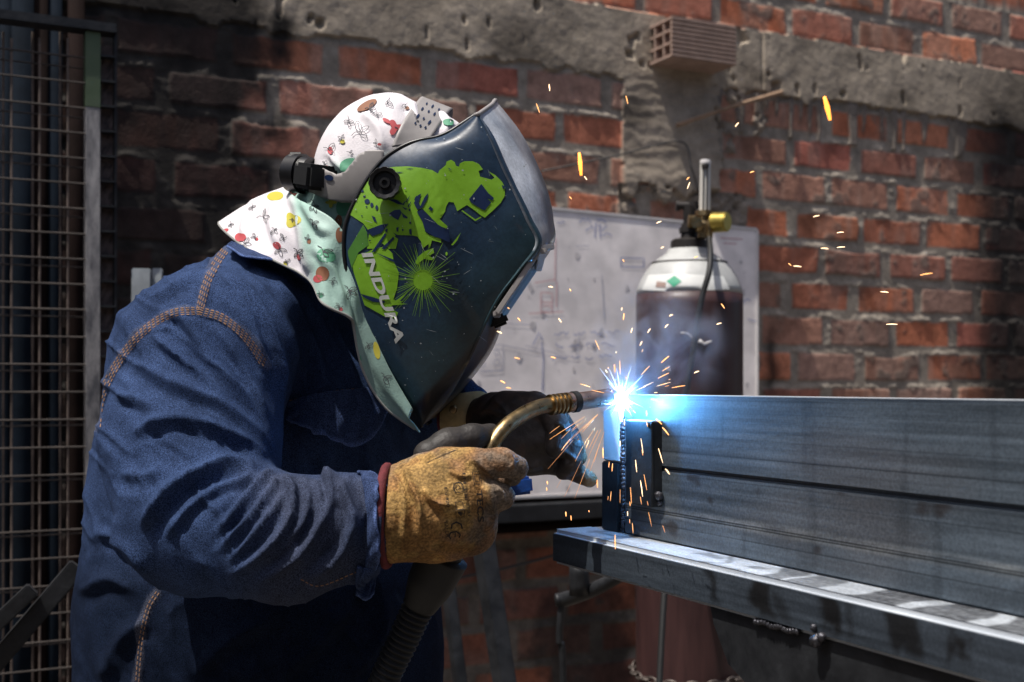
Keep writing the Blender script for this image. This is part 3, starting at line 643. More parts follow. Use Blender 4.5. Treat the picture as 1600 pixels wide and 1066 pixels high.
# upright at the beam end: bare plate above, black piece below
ta, tb2 = tpx(942, UB), tpx(968, UB); zm = zpu(955, 721, UB); zu = zpu(955, 641, UB)
up_ = thing('upright_tube', 'short upright square steel piece at the beam end, top half lit blue', 'steel tube', loc=tuple(W3(UB, ta, ZT)))
par(MB().obox(UB - .002, UB + .028, ta, tb2, ZT + .0006, zm - .0006, .0015).build('lower_piece', M['black_steel']), up_)
par(MB().obox(UB - .001, UB + .027, ta + .002, tb2 + .0005, zm, zu, .0015).build('bare_plate', M['bare_steel']), up_)
m = []; 
for i in range(26): z = ZT + .004 + (zu - ZT - .02) * i / 25; m.append(blob(W3(UB + .002, tpx(972, UB) + random.uniform(-.001, .001), z), random.uniform(.0026, .0045), amp=.5))
par(mesh('weld_seam', *join(m), M['weld']), up_)
par(MB().obox(UB + .003, UB + .02, tb2, TE + .004, ZT + .001, zu, 0).build('gap_plate', M['black_steel']), up_)
ta, tb2 = tpx(980, UB - .012), tpx(1021, UB - .012); zc1, zc0 = zpu(1000, 658, UB - .012), zpu(1000, 789, UB - .012)
cl = thing('angle_clip', 'short dark upright steel clip welded to the front of both beams', 'steel clip', loc=tuple(W3(UB - .012, ta, zc0)))
par(MB().obox(UB - .014, UB - .011, ta, tb2, zc0, zc1, .0008).obox(UB - .0115, UB - .0006, tb2 - .004, tb2 - .0005, zc0, zc1 - .001, .0005).build('plate', M['black_steel']), cl)
par(MB().obox(UB - .0135, UB - .001, ta + .001, tb2 - .001, zc1 - .0005, zc1 + .001, .0003).build('lit_edge', M['bare_steel']), cl)  # light along the top edge put in as a pale strip
par(mesh('tack_weld', *join([blob(W3(UB - .006, tb2 + .001, zc0 + .012), .005), blob(W3(UB - .005, tb2 + .001, zc0 + .004), .003), blob(W3(UB - .015, tb2 - .006, zc1 - .004), .0024)]), M['weld']), cl)
# ================================================================ THE WELDER
def sdf_mesh(prims, res, pad=.02, cut=None, smooth=1):
    """prims: (a, b, ra, rb, squash_y, k)  ->  one smooth closed surface"""
    A = np.array([p[0] for p in prims] + [p[1] for p in prims]); R = max(max(p[2], p[3]) for p in prims)
    rr = np.array([p[2] for p in prims] + [p[3] for p in prims])[:, None]
    lo = (A - rr).min(0) - pad; hi = (A + rr).max(0) + pad; n = np.ceil((hi - lo) / res).astype(int)
    X = np.stack(np.meshgrid(*[lo[i] + res * np.arange(n[i], dtype=np.float32) for i in range(3)], indexing='ij'), -1).astype(np.float32)
    D = np.full(X.shape[:3], 9, np.float32)
    for a, b, ra, rb, sq, k in prims:
        m = max(ra, rb) + .06; l = np.maximum(((np.minimum(a, b) - m - lo) / res).astype(int), 0); h = np.minimum(((np.maximum(a, b) + m - lo) / res).astype(int) + 2, n)
        s = tuple(slice(l[i], h[i]) for i in range(3)); x = X[s] - np.asarray(a, np.float32); ab = np.asarray(b - a, np.float32); x = x.copy()
        t = np.clip((x @ ab) / max(ab @ ab, 1e-9), 0, 1); q = x - t[..., None] * ab; q[..., 1] /= sq
        d = (np.sqrt((q ** 2).sum(-1)) - (ra + (rb - ra) * t)) * min(1, (1 + sq) / 2)
        o = D[s]; hh = np.clip(.5 + .5 * (o - d) / k, 0, 1); D[s] = o + (d - o) * hh - k * hh * (1 - hh)
    if cut is not None:
        for c, nn in cut: D = np.maximum(D, ((X - np.asarray(c, np.float32)) @ np.asarray(nn, np.float32)))
    g = vdb.FloatGrid(9.0); g.copyFromArray(np.ascontiguousarray(D)); p, q = g.convertToQuads(0.0)
    v = p * res + lo; q = q.astype(np.int64); c = v.mean(0); a = v[q] - c
    if (np.cross(a[:, 2] - a[:, 0], a[:, 3] - a[:, 1]) * a.mean(1)).sum() < 0: q = q[:, ::-1]
    return v, q
def subdiv(v, f, lv=1):
    me = bpy.data.meshes.new('t'); me.from_pydata(v.tolist(), [], f.tolist()); o = bpy.data.objects.new('t', me); C.objects.link(o)
    s = o.modifiers.new('s', 'SUBSURF'); s.levels = s.render_levels = lv; dg = bpy.context.evaluated_depsgraph_get(); e = o.evaluated_get(dg).data
    n = len(e.vertices); a = np.empty(n * 3, np.float32); e.vertices.foreach_get('co', a); k = np.empty(len(e.loops), np.int32); e.loops.foreach_get('vertex_index', k)
    bpy.data.objects.remove(o); return a.reshape(-1, 3).astype(float), k.reshape(-1, 4)
def pdist(px, pts):
    """distance in photo pixels to a polyline, signed side, and the position along it"""
    pts = catmull(pts, len(pts) * 5) if len(pts) > 2 else np.asarray(pts, float); best = np.full(len(px), 1e9); tt = np.zeros(len(px)); sg = np.zeros(len(px)); n = len(pts) - 1
    for i in range(n):
        a, b = pts[i], pts[i + 1]; ab = b - a; x = px - a; t = np.clip(x @ ab / (ab @ ab + 1e-9), 0, 1); q = x - t[:, None] * ab; d = np.hypot(q[:, 0], q[:, 1])
        m = d < best; best[m] = d[m]; tt[m] = ((i + t) / n)[m]; sg[m] = np.sign(ab[0] * x[:, 1] - ab[1] * x[:, 0])[m]
    return best, tt, sg
def fold(v, nrm, folds, dmax=9, face=.0):
    px = PX(v); disp = np.zeros(len(v)); fc = sstep(face, face + .25, -(nrm * (v - [0, 0, CH]) / np.linalg.norm(v - [0, 0, CH], axis=1)[:, None]).sum(1)) * (v[:, 1] < dmax)
    for amp, w, pts in folds:
        pts = np.array(pts, float); lo = pts.min(0) - 4 * w; hi = pts.max(0) + 4 * w; m = np.where((px > lo).all(1) & (px < hi).all(1) & (fc > 0))[0]
        if len(m) == 0: continue
        d, t, sg = pdist(px[m], pts); tp = sstep(0, .18, t) * sstep(1, .75, t); s = d * sg
        # sharp ridge with a softer flank on one side and a valley on the other
        prof = np.exp(-(np.abs(s) / (.85 * w)) ** 1.45) - .5 * np.exp(-(np.abs(s - 1.7 * w) / (1.0 * w)) ** 1.7)
        disp[m] += 1.4 * amp * prof * tp * fc[m]
    return v + nrm * disp[:, None]
def Q(px, py, d, r): return P(px, py, d), r * d / F
def chain_(pts, sq=1, k=.012):
    q = [Q(*p) for p in pts]; return [(q[i][0], q[i + 1][0], q[i][1], q[i + 1][1], sq, k) for i in range(len(q) - 1)]

person = thing('person', 'welder in blue denim jacket, patterned hood and dark helmet bending over the bench', 'person', loc=(-.32, 1.45, 0))
pp = lambda o: par(o, person)

# ---- jacket
prims = chain_([(415, 455, 1.46, 88), (335, 575, 1.48, 150), (330, 760, 1.48, 172), (352, 940, 1.49, 218), (372, 1150, 1.50, 240)], .95, .04)
prims += chain_([(420, 700, 1.47, 150), (470, 980, 1.50, 205), (480, 1160, 1.50, 215)], .9, .05)
prims += chain_([(430, 520, 1.44, 110), (500, 640, 1.46, 108), (560, 760, 1.5, 90)], 1, .04)
prims += chain_([(420, 470, 1.42, 78), (330, 555, 1.30, 128)], 1, .03)
prims += chain_([(318, 568, 1.29, 137), (300, 700, 1.24, 132), (312, 806, 1.20, 122)], .82, .022)
prims += chain_([(312, 806, 1.20, 120), (450, 842, 1.16, 97), (545, 822, 1.168, 82), (572, 816, 1.174, 62)], .9, .012)
prims += chain_([(480, 500, 1.58, 105), (590, 560, 1.64, 88), (630, 680, 1.60, 70), (692, 628, 1.50, 46), (738, 632, 1.46, 30)], 1, .03)
v, f = sdf_mesh(prims, .006); v, f = subdiv(v, f, 1)
jb = v.copy(); nrm = vnorm(v, f); px = PX(v)
fo = [  # (height m, width px, ridge line in photo pixels): cloth folds read off the sleeve and chest
 (.0052, 9, [(270, 470), (300, 520), (335, 575), (385, 625), (430, 690)]), (.0045, 7, [(330, 500), (365, 555), (395, 610), (428, 670)]),
 (.0050, 11, [(205, 560), (250, 590), (300, 612), (350, 635), (400, 672), (432, 715)]), (.0055, 12, [(200, 690), (235, 664), (280, 655), (335, 668), (385, 690), (428, 720)]),
 (.0040, 8, [(240, 520), (280, 560), (320, 590), (370, 640)]), (.0035, 8, [(180, 620), (215, 625), (255, 648)]),
 (.0085, 11, [(222, 835), (240, 800), (270, 764), (315, 738), (370, 726), (428, 734)]),
 (.0045, 7, [(255, 850), (290, 800), (335, 765), (385, 745), (428, 738)]),
 (.0060, 7, [(432, 738), (405, 752), (375, 790), (335, 838)]), (.0050, 6, [(440, 742), (420, 770), (385, 815), (330, 870)]),
 (.0045, 6, [(450, 742), (440, 775), (405, 825), (350, 890)]),
 (.0070, 8, [(442, 738), (458, 775), (448, 820), (410, 865), (350, 905)]), (.0065, 7, [(486, 742), (502, 780), (494, 826), (455, 875), (395, 915)]),
 (.0070, 7, [(522, 742), (544, 785), (550, 825), (524, 870), (470, 910)]), (.0055, 6, [(500, 738), (515, 760), (512, 800), (495, 835)]),
 (.0070, 8, [(560, 738), (584, 780), (586, 830), (578, 890)]), (.0045, 6, [(470, 740), (482, 775), (474, 815), (450, 850)]),
 (.0045, 7, [(350, 425), (400, 470), (432, 545), (446, 630)]), (.0048, 7, [(385, 430), (428, 480), (460, 550), (482, 620)]),
 (.0042, 8, [(420, 432), (462, 485), (500, 560), (512, 612)]), (.0035, 7, [(330, 440), (375, 500), (412, 560), (436, 620)]),
 (.0035, 10, [(480, 470), (520, 540), (560, 600)]), (.0050, 10, [(150, 830), (200, 850), (240, 895)]), (.0045, 12, [(120, 930), (170, 905), (220, 930)]),
 (.0050, 14, [(165, 1066), (190, 1000), (240, 960)]), (.006, 13, [(300, 1060), (360, 1000), (440, 960)]), (.006, 14, [(430, 1066), (500, 1000), (560, 930)]),
 (.006, 12, [(540, 1066), (590, 1000), (610, 930)]), (.005, 10, [(500, 700), (520, 760), (525, 800)]), (.005, 9, [(560, 690), (580, 730), (590, 760)]),
 (.003, 8, [(230, 470), (270, 450), (310, 425)]), (.003, 10, [(190, 740), (230, 745), (260, 730)]), (.0035, 9, [(180, 800), (200, 860), (250, 905)]),
 (.003, 9, [(700, 600), (730, 620), (742, 640)]), (.0035, 8, [(690, 625), (715, 630), (735, 650)])]
v = fold(v, nrm, fo, 1.62)
def ridged(x, y, ang, la, lc, ph):
    c, s_ = math.cos(ang), math.sin(ang); q = np.stack([(x * c + y * s_) / la, (-x * s_ + y * c) / lc, 0 * x + ph], -1); q = q + .35 * np.stack([vnoise(q * 1.3 + 5)] * 3, -1)
    return (1 - np.abs(vnoise(q) * .75 + .25 * vnoise(q * 2.1 + 3))) ** 5
fA = sstep(430, 330, px[:, 0]) * sstep(760, 700, px[:, 1]); fB = sstep(380, 460, px[:, 0]) * sstep(700, 740, px[:, 1]) * (v[:, 1] < 1.35); fC = np.clip(1 - fA - fB, 0, 1)
fr = fA * ridged(px[:, 0], px[:, 1], .75, 120, 26, 1) + .8 * fB * ridged(px[:, 0], px[:, 1], 1.9, 90, 24, 2) + fC * ridged(px[:, 0], px[:, 1], 1.15, 150, 34, 3)
v = v + nrm * (.0042 * fr * sstep(.1, .4, -nrm[:, 1]))[:, None]
w3 = v * [14, 10, 14]; v = v + nrm * (.0028 * fbm(w3 + fbm(v * 6, 2)[:, None] * 2, 3) + .0010 * fbm(v * 60, 2))[:, None]
seams = [[(352, 392), (338, 412), (324, 440), (316, 468), (312, 486)], [(312, 486), (270, 490), (232, 512), (198, 548), (172, 590), (158, 625), (152, 670)],
         [(312, 486), (345, 496), (375, 518), (398, 545), (414, 572)], [(246, 925), (232, 948), (222, 985), (217, 1030), (213, 1075)]]
sd = np.min([pdist(px, s)[0] for s in seams], 0); near = (nrm[:, 1] < .2) & (v[:, 1] < 1.6)
v = v + nrm * (.0016 * sstep(9, 6, sd) * near)[:, None]
c0 = np.array([.030, .051, .116]); nz = fbm(v * 16, 3)[:, None]
col = c0 * (1 + .35 * nz)
arm = sstep(330, 460, px[:, 0]) * sstep(700, 760, px[:, 1]) * (v[:, 1] < 1.3); arm = np.clip(arm * (1 + nz[:, 0]), 0, 1)[:, None]
col = col * (1 - .6 * arm) + np.array([.048, .050, .066]) * .6 * arm                     # grinding dust on the forearm
low = 1.3 * (sstep(760, 960, px[:, 1]) * (v[:, 1] > 1.3))[:, None]; col = col * (1 - .6 * np.clip(low, 0, 1.2))  # lower torso: shade below the arm put into the denim colour
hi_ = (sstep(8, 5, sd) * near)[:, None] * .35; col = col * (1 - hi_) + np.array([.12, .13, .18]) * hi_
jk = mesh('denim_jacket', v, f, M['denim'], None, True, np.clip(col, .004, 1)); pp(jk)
tag(jk, 'blue denim work jacket with brown double stitching', None)
bvj = bvh_obj(jk)
def dash(pts, off, L=5, gap=3.2, w=1.5):
    pts = catmull(pts, 200) if len(pts) > 2 else np.linspace(pts[0], pts[1], 100); d = np.gradient(pts, axis=0); d /= np.linalg.norm(d, axis=1)[:, None]
    q = pts + np.stack([-d[:, 1], d[:, 0]], 1) * off; s = np.concatenate([[0], np.cumsum(np.linalg.norm(np.diff(q, axis=0), axis=1))]); out = []; a = 0
    while a + L < s[-1]:
        out.append(stroke([(np.interp(t, s, q[:, 0]), np.interp(t, s, q[:, 1])) for t in (a, a + L)], w, 3)); a += L + gap
    return out
parts = []
for i, s in enumerate(seams):
    for off in ((-5, -1.6, 2, 5.2) if i != 3 else (-3, 1.5)): parts += dash(s, off)
for s, o_ in (([(452, 626), (515, 612), (575, 606)], (0, 6)), ([(470, 905), (500, 915), (560, 892)], (0,))):
    for off in o_: parts += dash(s, off)
par(project('stitching', *merge2(parts), bvj, .0007, M['stitch'], None), jk)
def cloth_flap(top, bot, off, name, m, nx=40, ny=10, th=.002, wav=.0015, bv=None, par_=jk):
    tp = catmull(top, nx); bt = catmull(bot, nx); V = []
    for i in range(ny):
        t = i / (ny - 1)
        for j in range(nx):
            x, y = tp[j] + (bt[j] - tp[j]) * t; h = hit(bv or bvj, x, y)
            q = np.array(h[0] + h[1] * (off + off * 1.2 * t)) if h else np.array(P(x, y, 1.35)); V.append(q + np.array([0, -1, 0]) * wav * math.sin(j * .7 + i))
    o = mesh(name, V, gridf(ny, nx), m, None, True); solid(o, th, 0, 1)
    if m is M['denim']:
        a = o.data.color_attributes.new('col', 'FLOAT_COLOR', 'POINT'); ij = np.arange(ny * nx) // nx
        for k, d in enumerate(a.data): e = 2.6 if ij[k] >= ny - 1 else 1.0; d.color = (.034 * e, .052 * e, .115 * e, 1)
    return par(o, par_)
cloth_flap([(366, 385), (390, 394), (430, 410), (478, 440)], [(362, 404), (378, 422), (420, 425), (452, 440), (486, 463)], .007, 'collar', M['denim'], 44, 8, .003)
cloth_flap([(450, 624), (500, 614), (545, 609), (592, 605)], [(450, 654), (480, 666), (515, 684), (545, 692), (570, 680), (594, 640)], .007, 'pocket_flap', M['denim'], 44, 10, .002)
cloth_flap([(556, 740), (568, 752), (574, 800), (576, 850), (570, 884)], [(574, 738), (588, 752), (592, 800), (593, 850), (584, 886)], .002, 'sleeve_cuff', M['denim'], 40, 6, .004)
cloth_flap([(556, 880), (572, 884), (592, 878)], [(552, 934), (568, 940), (580, 930)], .003, 'cuff_tab', M['denim'], 20, 10, .004)
V, f = lathe(P(708, 640, 1.405), [(0, .0045), (.002, .005), (.003, .003)], 14, (0, -1, 0)); par(mesh('button', V, f, M['brass']), jk)

# ---- body inside the clothes and trousers
B = chain_([(600, 262, 1.38, 80), (640, 330, 1.38, 66)], .9, .03) + chain_([(560, 330, 1.40, 52), (440, 450, 1.46, 52), (350, 620, 1.48, 110), (370, 900, 1.49, 150), (380, 1250, 1.5, 150)], 1, .03)
B += chain_([(440, 470, 1.44, 50), (330, 560, 1.30, 75), (312, 800, 1.2, 60), (560, 820, 1.165, 40), (640, 805, 1.19, 32)], 1, .02)
B += chain_([(470, 500, 1.56, 50), (590, 560, 1.64, 55), (650, 680, 1.6, 42), (728, 648, 1.46, 28)], 1, .02)
hipn, hipf = P(340, 1250, 1.42), P(400, 1250, 1.60)
for hp, kn, an in ((hipn, np.array([-.28, 1.38, .50]), np.array([-.40, 1.40, .09])), (hipf, np.array([-.20, 1.62, .50]), np.array([-.26, 1.62, .09]))):
    B += [(hp, kn, .09, .055, 1, .03), (kn, an, .055, .04, 1, .02), (an + [0, 0, -.03], an + [.13, 0, -.04], .04, .035, .8, .02)]
v, f = sdf_mesh(B, .010); pp(mesh('body', v, f, M['skin'], None, True))
B = [(P(360, 1120, 1.50), P(370, 1290, 1.5), .17, .155, .9, .03)]
for hp, kn, an in ((hipn, np.array([-.28, 1.38, .50]), np.array([-.40, 1.40, .10])), (hipf, np.array([-.20, 1.62, .50]), np.array([-.26, 1.62, .10]))):
    B += [(hp, kn, .115, .085, 1, .03), (kn, an, .085, .072, 1, .02)]
v, f = sdf_mesh(B, .010); n_ = vnorm(v, f); v = v + n_ * (.006 * fbm(v * 14, 3))[:, None]; pp(mesh('trousers', v, f, M['denim_dark'], None, True))
for an in (np.array([-.40, 1.40, .09]), np.array([-.26, 1.62, .09])):
    v, f = sdf_mesh([(an + [-.03, 0, -.035], an + [.17, 0, -.045], .052, .043, .85, .02), (an, an + [0, 0, .08], .058, .062, .9, .02)], .007, cut=[((0, 0, .002), (0, 0, -1))]); pp(mesh('boot', v, f, M['black_leather'], None, True, np.full((len(v), 3), .02)))

# ---- hood
prims = chain_([(612, 262, 1.385, 115), (655, 268, 1.385, 98)], .9, .03) + chain_([(600, 300, 1.39, 95), (520, 370, 1.42, 72), (470, 410, 1.45, 66)], 1, .035)
v, f = sdf_mesh(prims, .005); v, f = subdiv(v, f, 1); nrm = vnorm(v, f); bvhb = bvh_of(v, f)
v = fold(v, nrm, [(.003, 6, [(512, 235), (530, 260), (560, 275)]), (.003, 8, [(560, 170), (590, 200), (600, 240)]), (.003, 7, [(640, 155), (650, 190), (640, 220)]), (.004, 8, [(480, 300), (500, 350), (540, 380)]), (.0035, 7, [(520, 300), (530, 340), (560, 360)]), (.003, 6, [(680, 165), (700, 190), (700, 205)])], 1.5)
v = v + nrm * (.0022 * fbm(v * 24, 3))[:, None]; px = PX(v)
nz = fbm(v * 10 + 4, 3)
mint = sstep(-14, 14, (px[:, 1] - 262) + .2 * (px[:, 0] - 540) + 30 * nz) ; mint = np.maximum(mint, sstep(.26, .34, nz) * sstep(190, 215, px[:, 1]) * .9)[:, None]
hem_shade_stain = lambda v, px: (.45 * sstep(440, 560, px[:, 1]) * (.7 + .8 * fbm(v * 22, 3)))[:, None]  # towards the hem: recess shade and staining put into the cape colour
def hcol(m): return np.array([.80, .76, .79]) * (1 - m) + np.array([.36, .55, .48]) * m
hood = pp(mesh('hood', v, f, M['hoodgreen'], None, True, hcol(mint))); tag(hood, 'white and mint patterned cloth hood with a long neck cape', None)
def Dj(x, y, extra=.012, dd=1.3):
    h = hit(bvj, x, y); return P(x, y, (h[0].y - extra) if h else dd)
# cape: rows from the neck down to the hem, columns from the far side round to the helmet edge
top = [P(455, 292, 1.52), P(447, 292, 1.45), P(452, 300, 1.38), P(466, 312, 1.335), P(492, 325, 1.30), P(522, 345, 1.288), P(545, 380, 1.288), P(556, 430, 1.288), P(575, 500, 1.29), P(605, 570, 1.29), P(645, 640, 1.292)]
mid = [P(410, 310, 1.55), P(396, 313, 1.47), P(410, 330, 1.39), P(440, 350, 1.335), P(478, 385, 1.300), P(508, 405, 1.276), P(530, 430, 1.282), P(552, 468, 1.280), P(566, 520, 1.285), P(596, 590, 1.286), P(640, 655, 1.290)]
hem = [P(372, 345, 1.58), P(342, 350, 1.49), Dj(385, 386, .016), Dj(430, 406, .016), Dj(482, 434, .018, 1.27), P(505, 474, 1.268), P(545, 496, 1.272), P(553, 515, 1.284), P(568, 580, 1.290), P(602, 636, 1.294), P(656, 676, 1.300)]
hem[2] = P(385, 388, min(hem[2][1], 1.36)); hem[3] = P(430, 408, min(hem[3][1], 1.33)); hem[4] = P(482, 436, min(hem[4][1], 1.30))
g = sheet([top, mid, [h * .55 + m_ * .45 for h, m_ in zip(hem, mid)], hem], 60, 150); v = g.reshape(-1, 3); f = gridf(60, 150); nrm = vnorm(v, f)
if nrm[:, 1].mean() > 0: nrm = -nrm; f = f[:, ::-1]
v = fold(v, nrm, [(.004, 8, [(455, 300), (468, 340), (478, 400), (484, 430)]), (.0035, 7, [(470, 310), (495, 350), (520, 370)]), (.003, 7, [(490, 380), (520, 430), (540, 490)]), (.003, 6, [(400, 315), (385, 345), (380, 375)]), (.0025, 7, [(430, 310), (425, 350), (440, 395)])], 1.7, -.5)
v = v + nrm * (.0016 * fbm(v * 26, 3))[:, None]; px = PX(v)
mint = sstep(-8, 10, px[:, 0] - (452 + .22 * (px[:, 1] - 300)) + 8 * fbm(v * 20, 2))[:, None]; mint = mint * (1 - .15 * sstep(.1, .3, fbm(v * 14, 2)))[:, None]
cape = par(solid(mesh('cape', v, f, M['hoodgreen'], None, True, hcol(mint) * (1 - hem_shade_stain(v, px))), .0022, 0), hood)
hv = v.reshape(60, 150, 3)[-1, ::3]; par(mesh('hem_binding', *tube(hv, .0017, 8), M['trim']), hood)
bvh_ = bvh_obj(hood, cape)
# simple printed motifs on the cloth: leaves, dots and curls
def petal(x, y, r, n=5, k=.45, rot=0): return [(x + r * (1 - k + k * math.cos(n * a)) * math.cos(a + rot), y + r * (1 - k + k * math.cos(n * a)) * math.sin(a + rot)) for a in np.linspace(0, 2 * math.pi, 36, endpoint=False)]
def oval(x, y, rx, ry, rot=0): return [(x + rx * math.cos(a) * math.cos(rot) - ry * math.sin(a) * math.sin(rot), y + rx * math.cos(a) * math.sin(rot) + ry * math.sin(a) * math.cos(rot)) for a in np.linspace(0, 2 * math.pi, 20, endpoint=False)]
pm = dict(y=mat('print_yellow', (.52, .46, .05), .7), r=mat('print_red', (.50, .08, .09), .7), k=mat('print_dark', (.05, .05, .06), .7), g=mat('print_grey', (.30, .29, .32), .7), b=mat('print_brown', (.24, .10, .05), .7), m=mat('print_green', (.10, .33, .20), .7))
def prints(par_, bv, items):
    for key, nm in (('y', 'yellow_motifs'), ('r', 'red_motifs'), ('b', 'brown_motifs'), ('m', 'green_motifs')):
        F_ = [fill(i[1], 4) for i in items if i[0] == key]
        if F_:
            o = project(nm, *merge2(F_), bv, .0014, pm[key]); 
            if o: par(o, par_)
    L = [stroke(p, w, 3) for k, p, w in [i if len(i) == 3 else (i[0], i[1], 0) for i in items] if k == 'line']
    o = project('outline_motifs', *merge2(L), bv, .0019, pm['k']); par(o, par_)
def curl(x, y, s, rot=0, w=1.1):
    c, s_ = math.cos(rot), math.sin(rot); out = []; R_ = random.Random(int(x * 7 + y)); L = s * 12
    for k in range(R_.choice([2, 3, 3])):          # a small sprig: leaves of different length on a bent stalk
        a = rot + (k - 1) * 1.25 + R_.uniform(-.25, .25); l = L * R_.uniform(.75, 1.35); ww = l * R_.uniform(.16, .30); ca, sa = math.cos(a), math.sin(a)
        pt = lambda u_, w_: (x + u_ * ca - w_ * sa, y + u_ * sa + w_ * ca)
        out.append(('line', [pt(l * t, ww * math.sin(t * 3.14) ** .7) for t in np.linspace(0, 1, 8)] + [pt(l * t, -ww * math.sin(t * 3.14) ** .7) for t in np.linspace(1, 0, 8)], w * .75))
        if k != 1: out.append(('line', [pt(l * .15, 0), pt(l * .8, ww * .1)], w * .6))
    out.append(('line', [(x, y), (x - L * .5 * math.cos(rot + .4), y - L * .5 * math.sin(rot + .4)), (x - L * .9 * math.cos(rot), y - L * .9 * math.sin(rot))], w * .8))
    return out
it = [('b', oval(574, 166, 17, 6, -.5)), ('r', petal(617, 200, 13, 3, .3)), ('r', oval(604, 190, 7, 3, .5)), ('m', oval(546, 258, 15, 10, -.3)), ('r', oval(517, 236, 4, 6)), ('y', petal(518, 316, 9, 4, .3)), ('m', oval(538, 322, 12, 16, .4)), ('b', oval(530, 345, 5, 10)), ('m', oval(700, 192, 8, 5))]
it += curl(563, 208, 1.25, -.4) + curl(516, 236, .9, .5) + curl(578, 172, .7, 0) + curl(622, 206, .8, .8, 1.6) + curl(492, 322, .8, 1.2, 1.3) + curl(645, 190, .8, .3) + curl(605, 160, .7, 2) + curl(545, 190, .7, 1.5)
for x, y in ((590, 182), (535, 218), (548, 240), (510, 258), (590, 225), (632, 165), (655, 225)): it += curl(x, y, .5, x * .7, 1.0)
it += [('r', oval(594, 226, 3, 2)), ('y', oval(536, 222, 4, 3)), ('b', oval(636, 170, 4, 2.5)), ('r', oval(512, 262, 2.5, 3))]
prints(hood, bvh_, it)
it = [('y', oval(431, 308, 13, 7, -.1)), ('y', petal(458, 345, 13, 3, .15)), ('r', oval(377, 372, 9, 7)), ('r', oval(434, 384, 7, 5, .7)), ('r', oval(352, 362, 7, 3, -.4)), ('b', oval(530, 368, 6, 12)), ('r', oval(498, 436, 7, 6)), ('r', oval(468, 402, 3, 6, -.3)), ('y', oval(588, 548, 5, 14, -.2)), ('m', oval(510, 400, 14, 10, .3)), ('m', oval(560, 560, 5, 18, -.3)), ('b', oval(505, 428, 10, 12))]
it += curl(413, 340, 1.0, -.2, .9) + curl(384, 382, .8, .4, .9) + curl(438, 390, .9, 1.2, 1.1) + curl(467, 395, .9, .8, 1.6) + curl(505, 395, 1.1, .9, 1.5) + curl(490, 350, .8, 1.1, 1.2) + curl(545, 455, 1.0, .8, 1.5) + curl(458, 345, .4, 0, 1) + curl(600, 590, .8, 1, 1.2)
for x, y in ((362, 352), (400, 372), (430, 360), (395, 325), (445, 372), (450, 410), (482, 375), (520, 440), (530, 480), (500, 460), (575, 540)): it += curl(x, y, .5, y * .7, .9)
it += [('r', oval(402, 375, 3, 2.5)), ('y', oval(447, 413, 3, 4)), ('b', oval(484, 378, 3, 4)), ('r', oval(532, 484, 3, 3)), ('m', oval(500, 462, 6, 4))]
prints(cape, bvh_, it)

# ---- helmet shell (a smooth loft: near edge, side, ridge, front, mirrored)
dm = 1.385
st = [((742, 180), (748, 178), (775, 159), 1.270), ((692, 211), (768, 216), (812, 206), 1.262), ((640, 224), (786, 258), (836, 250), 1.260), ((590, 258), (803, 295), (856, 300), 1.260),
      ((546, 332), (824, 342), (865, 345), 1.261), ((537, 385), (839, 381), (864, 384), 1.263), ((545, 445), (812, 422), (817, 420), 1.266), ((561, 500), (778, 468), (783, 466), 1.270),
      ((584, 560), (752, 520), (785, 502), 1.276), ((610, 612), (730, 570), (766, 552), 1.283), ((634, 648), (700, 622), (718, 612), 1.291), ((654, 672), (664, 662), (674, 655), 1.302)]
rows = []
for B_, R_, F_, ds in st:
    b, r, fr_ = np.array(B_, float), np.array(R_, float), np.array(F_, float); b3 = P(*b, ds + .020); a1 = P(*(b + (r - b) * .30), ds + .004); a2 = P(*(b + (r - b) * .68), ds); r1 = P(*(b + (r - b) * .985), ds + .003); r2 = P(*(r + (fr_ - r) * .05), ds + .009)
    f3 = P(*fr_, dm); fq_ = r2 + (f3 - r2) * .45; q3 = P(*(r + (fr_ - r) * .72), ds + (dm - ds) * .45)
    half = [b3, a1, a2, r1, r2, q3, f3]
    rows.append(half + [np.array([h[0], 2 * dm - h[1], h[2]]) for h in half[-2::-1]])
g = sheet(rows, 110, 150); v = g.reshape(-1, 3); f = gridf(110, 150); nrm = vnorm(v, f)
vc = v - np.array([P(680, 400, dm)]);
if (nrm * vc).sum() < 0: f = f[:, ::-1]; nrm = -nrm
v = fold(v, nrm, [(.0012, 6, [(668, 235), (690, 330), (715, 430), (770, 540)])], 1.34)
px = PX(v); nz = fbm(v * 18, 4); side = v[:, 1] < 1.292
navy = np.array([.012, .034, .070]); teal = np.array([.018, .050, .062])
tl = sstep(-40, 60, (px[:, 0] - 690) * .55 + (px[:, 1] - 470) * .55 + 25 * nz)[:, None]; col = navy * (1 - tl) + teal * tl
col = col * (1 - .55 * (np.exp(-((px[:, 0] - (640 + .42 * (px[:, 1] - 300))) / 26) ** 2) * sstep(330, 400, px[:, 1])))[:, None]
cp = np.tile(np.linspace(0, 12, 150), 110); frn = sstep(3.45, 3.75, cp) * sstep(8.6, 8.2, cp) * (px[:, 1] < 392); dust = np.clip(.80 - .0014 * (px[:, 1] - 170) + .9 * nz - .6 * sstep(4.6, 5.6, cp) * sstep(190, 260, px[:, 1]), .12, 1)
k = (frn * dust)[:, None]; col = col * (1 - k) + np.array([.74, .78, .84]) * k
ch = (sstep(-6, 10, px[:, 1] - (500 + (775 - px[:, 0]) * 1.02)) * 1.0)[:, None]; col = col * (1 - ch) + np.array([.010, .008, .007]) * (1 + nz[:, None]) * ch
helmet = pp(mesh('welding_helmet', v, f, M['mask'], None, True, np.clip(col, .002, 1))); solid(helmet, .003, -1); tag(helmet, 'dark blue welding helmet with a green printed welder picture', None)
bvm = bvh_obj(helmet)
e = g[:, 0]; par(mesh('rim', *tube(e[::4], .0022, 8), M['black_plastic']), helmet)
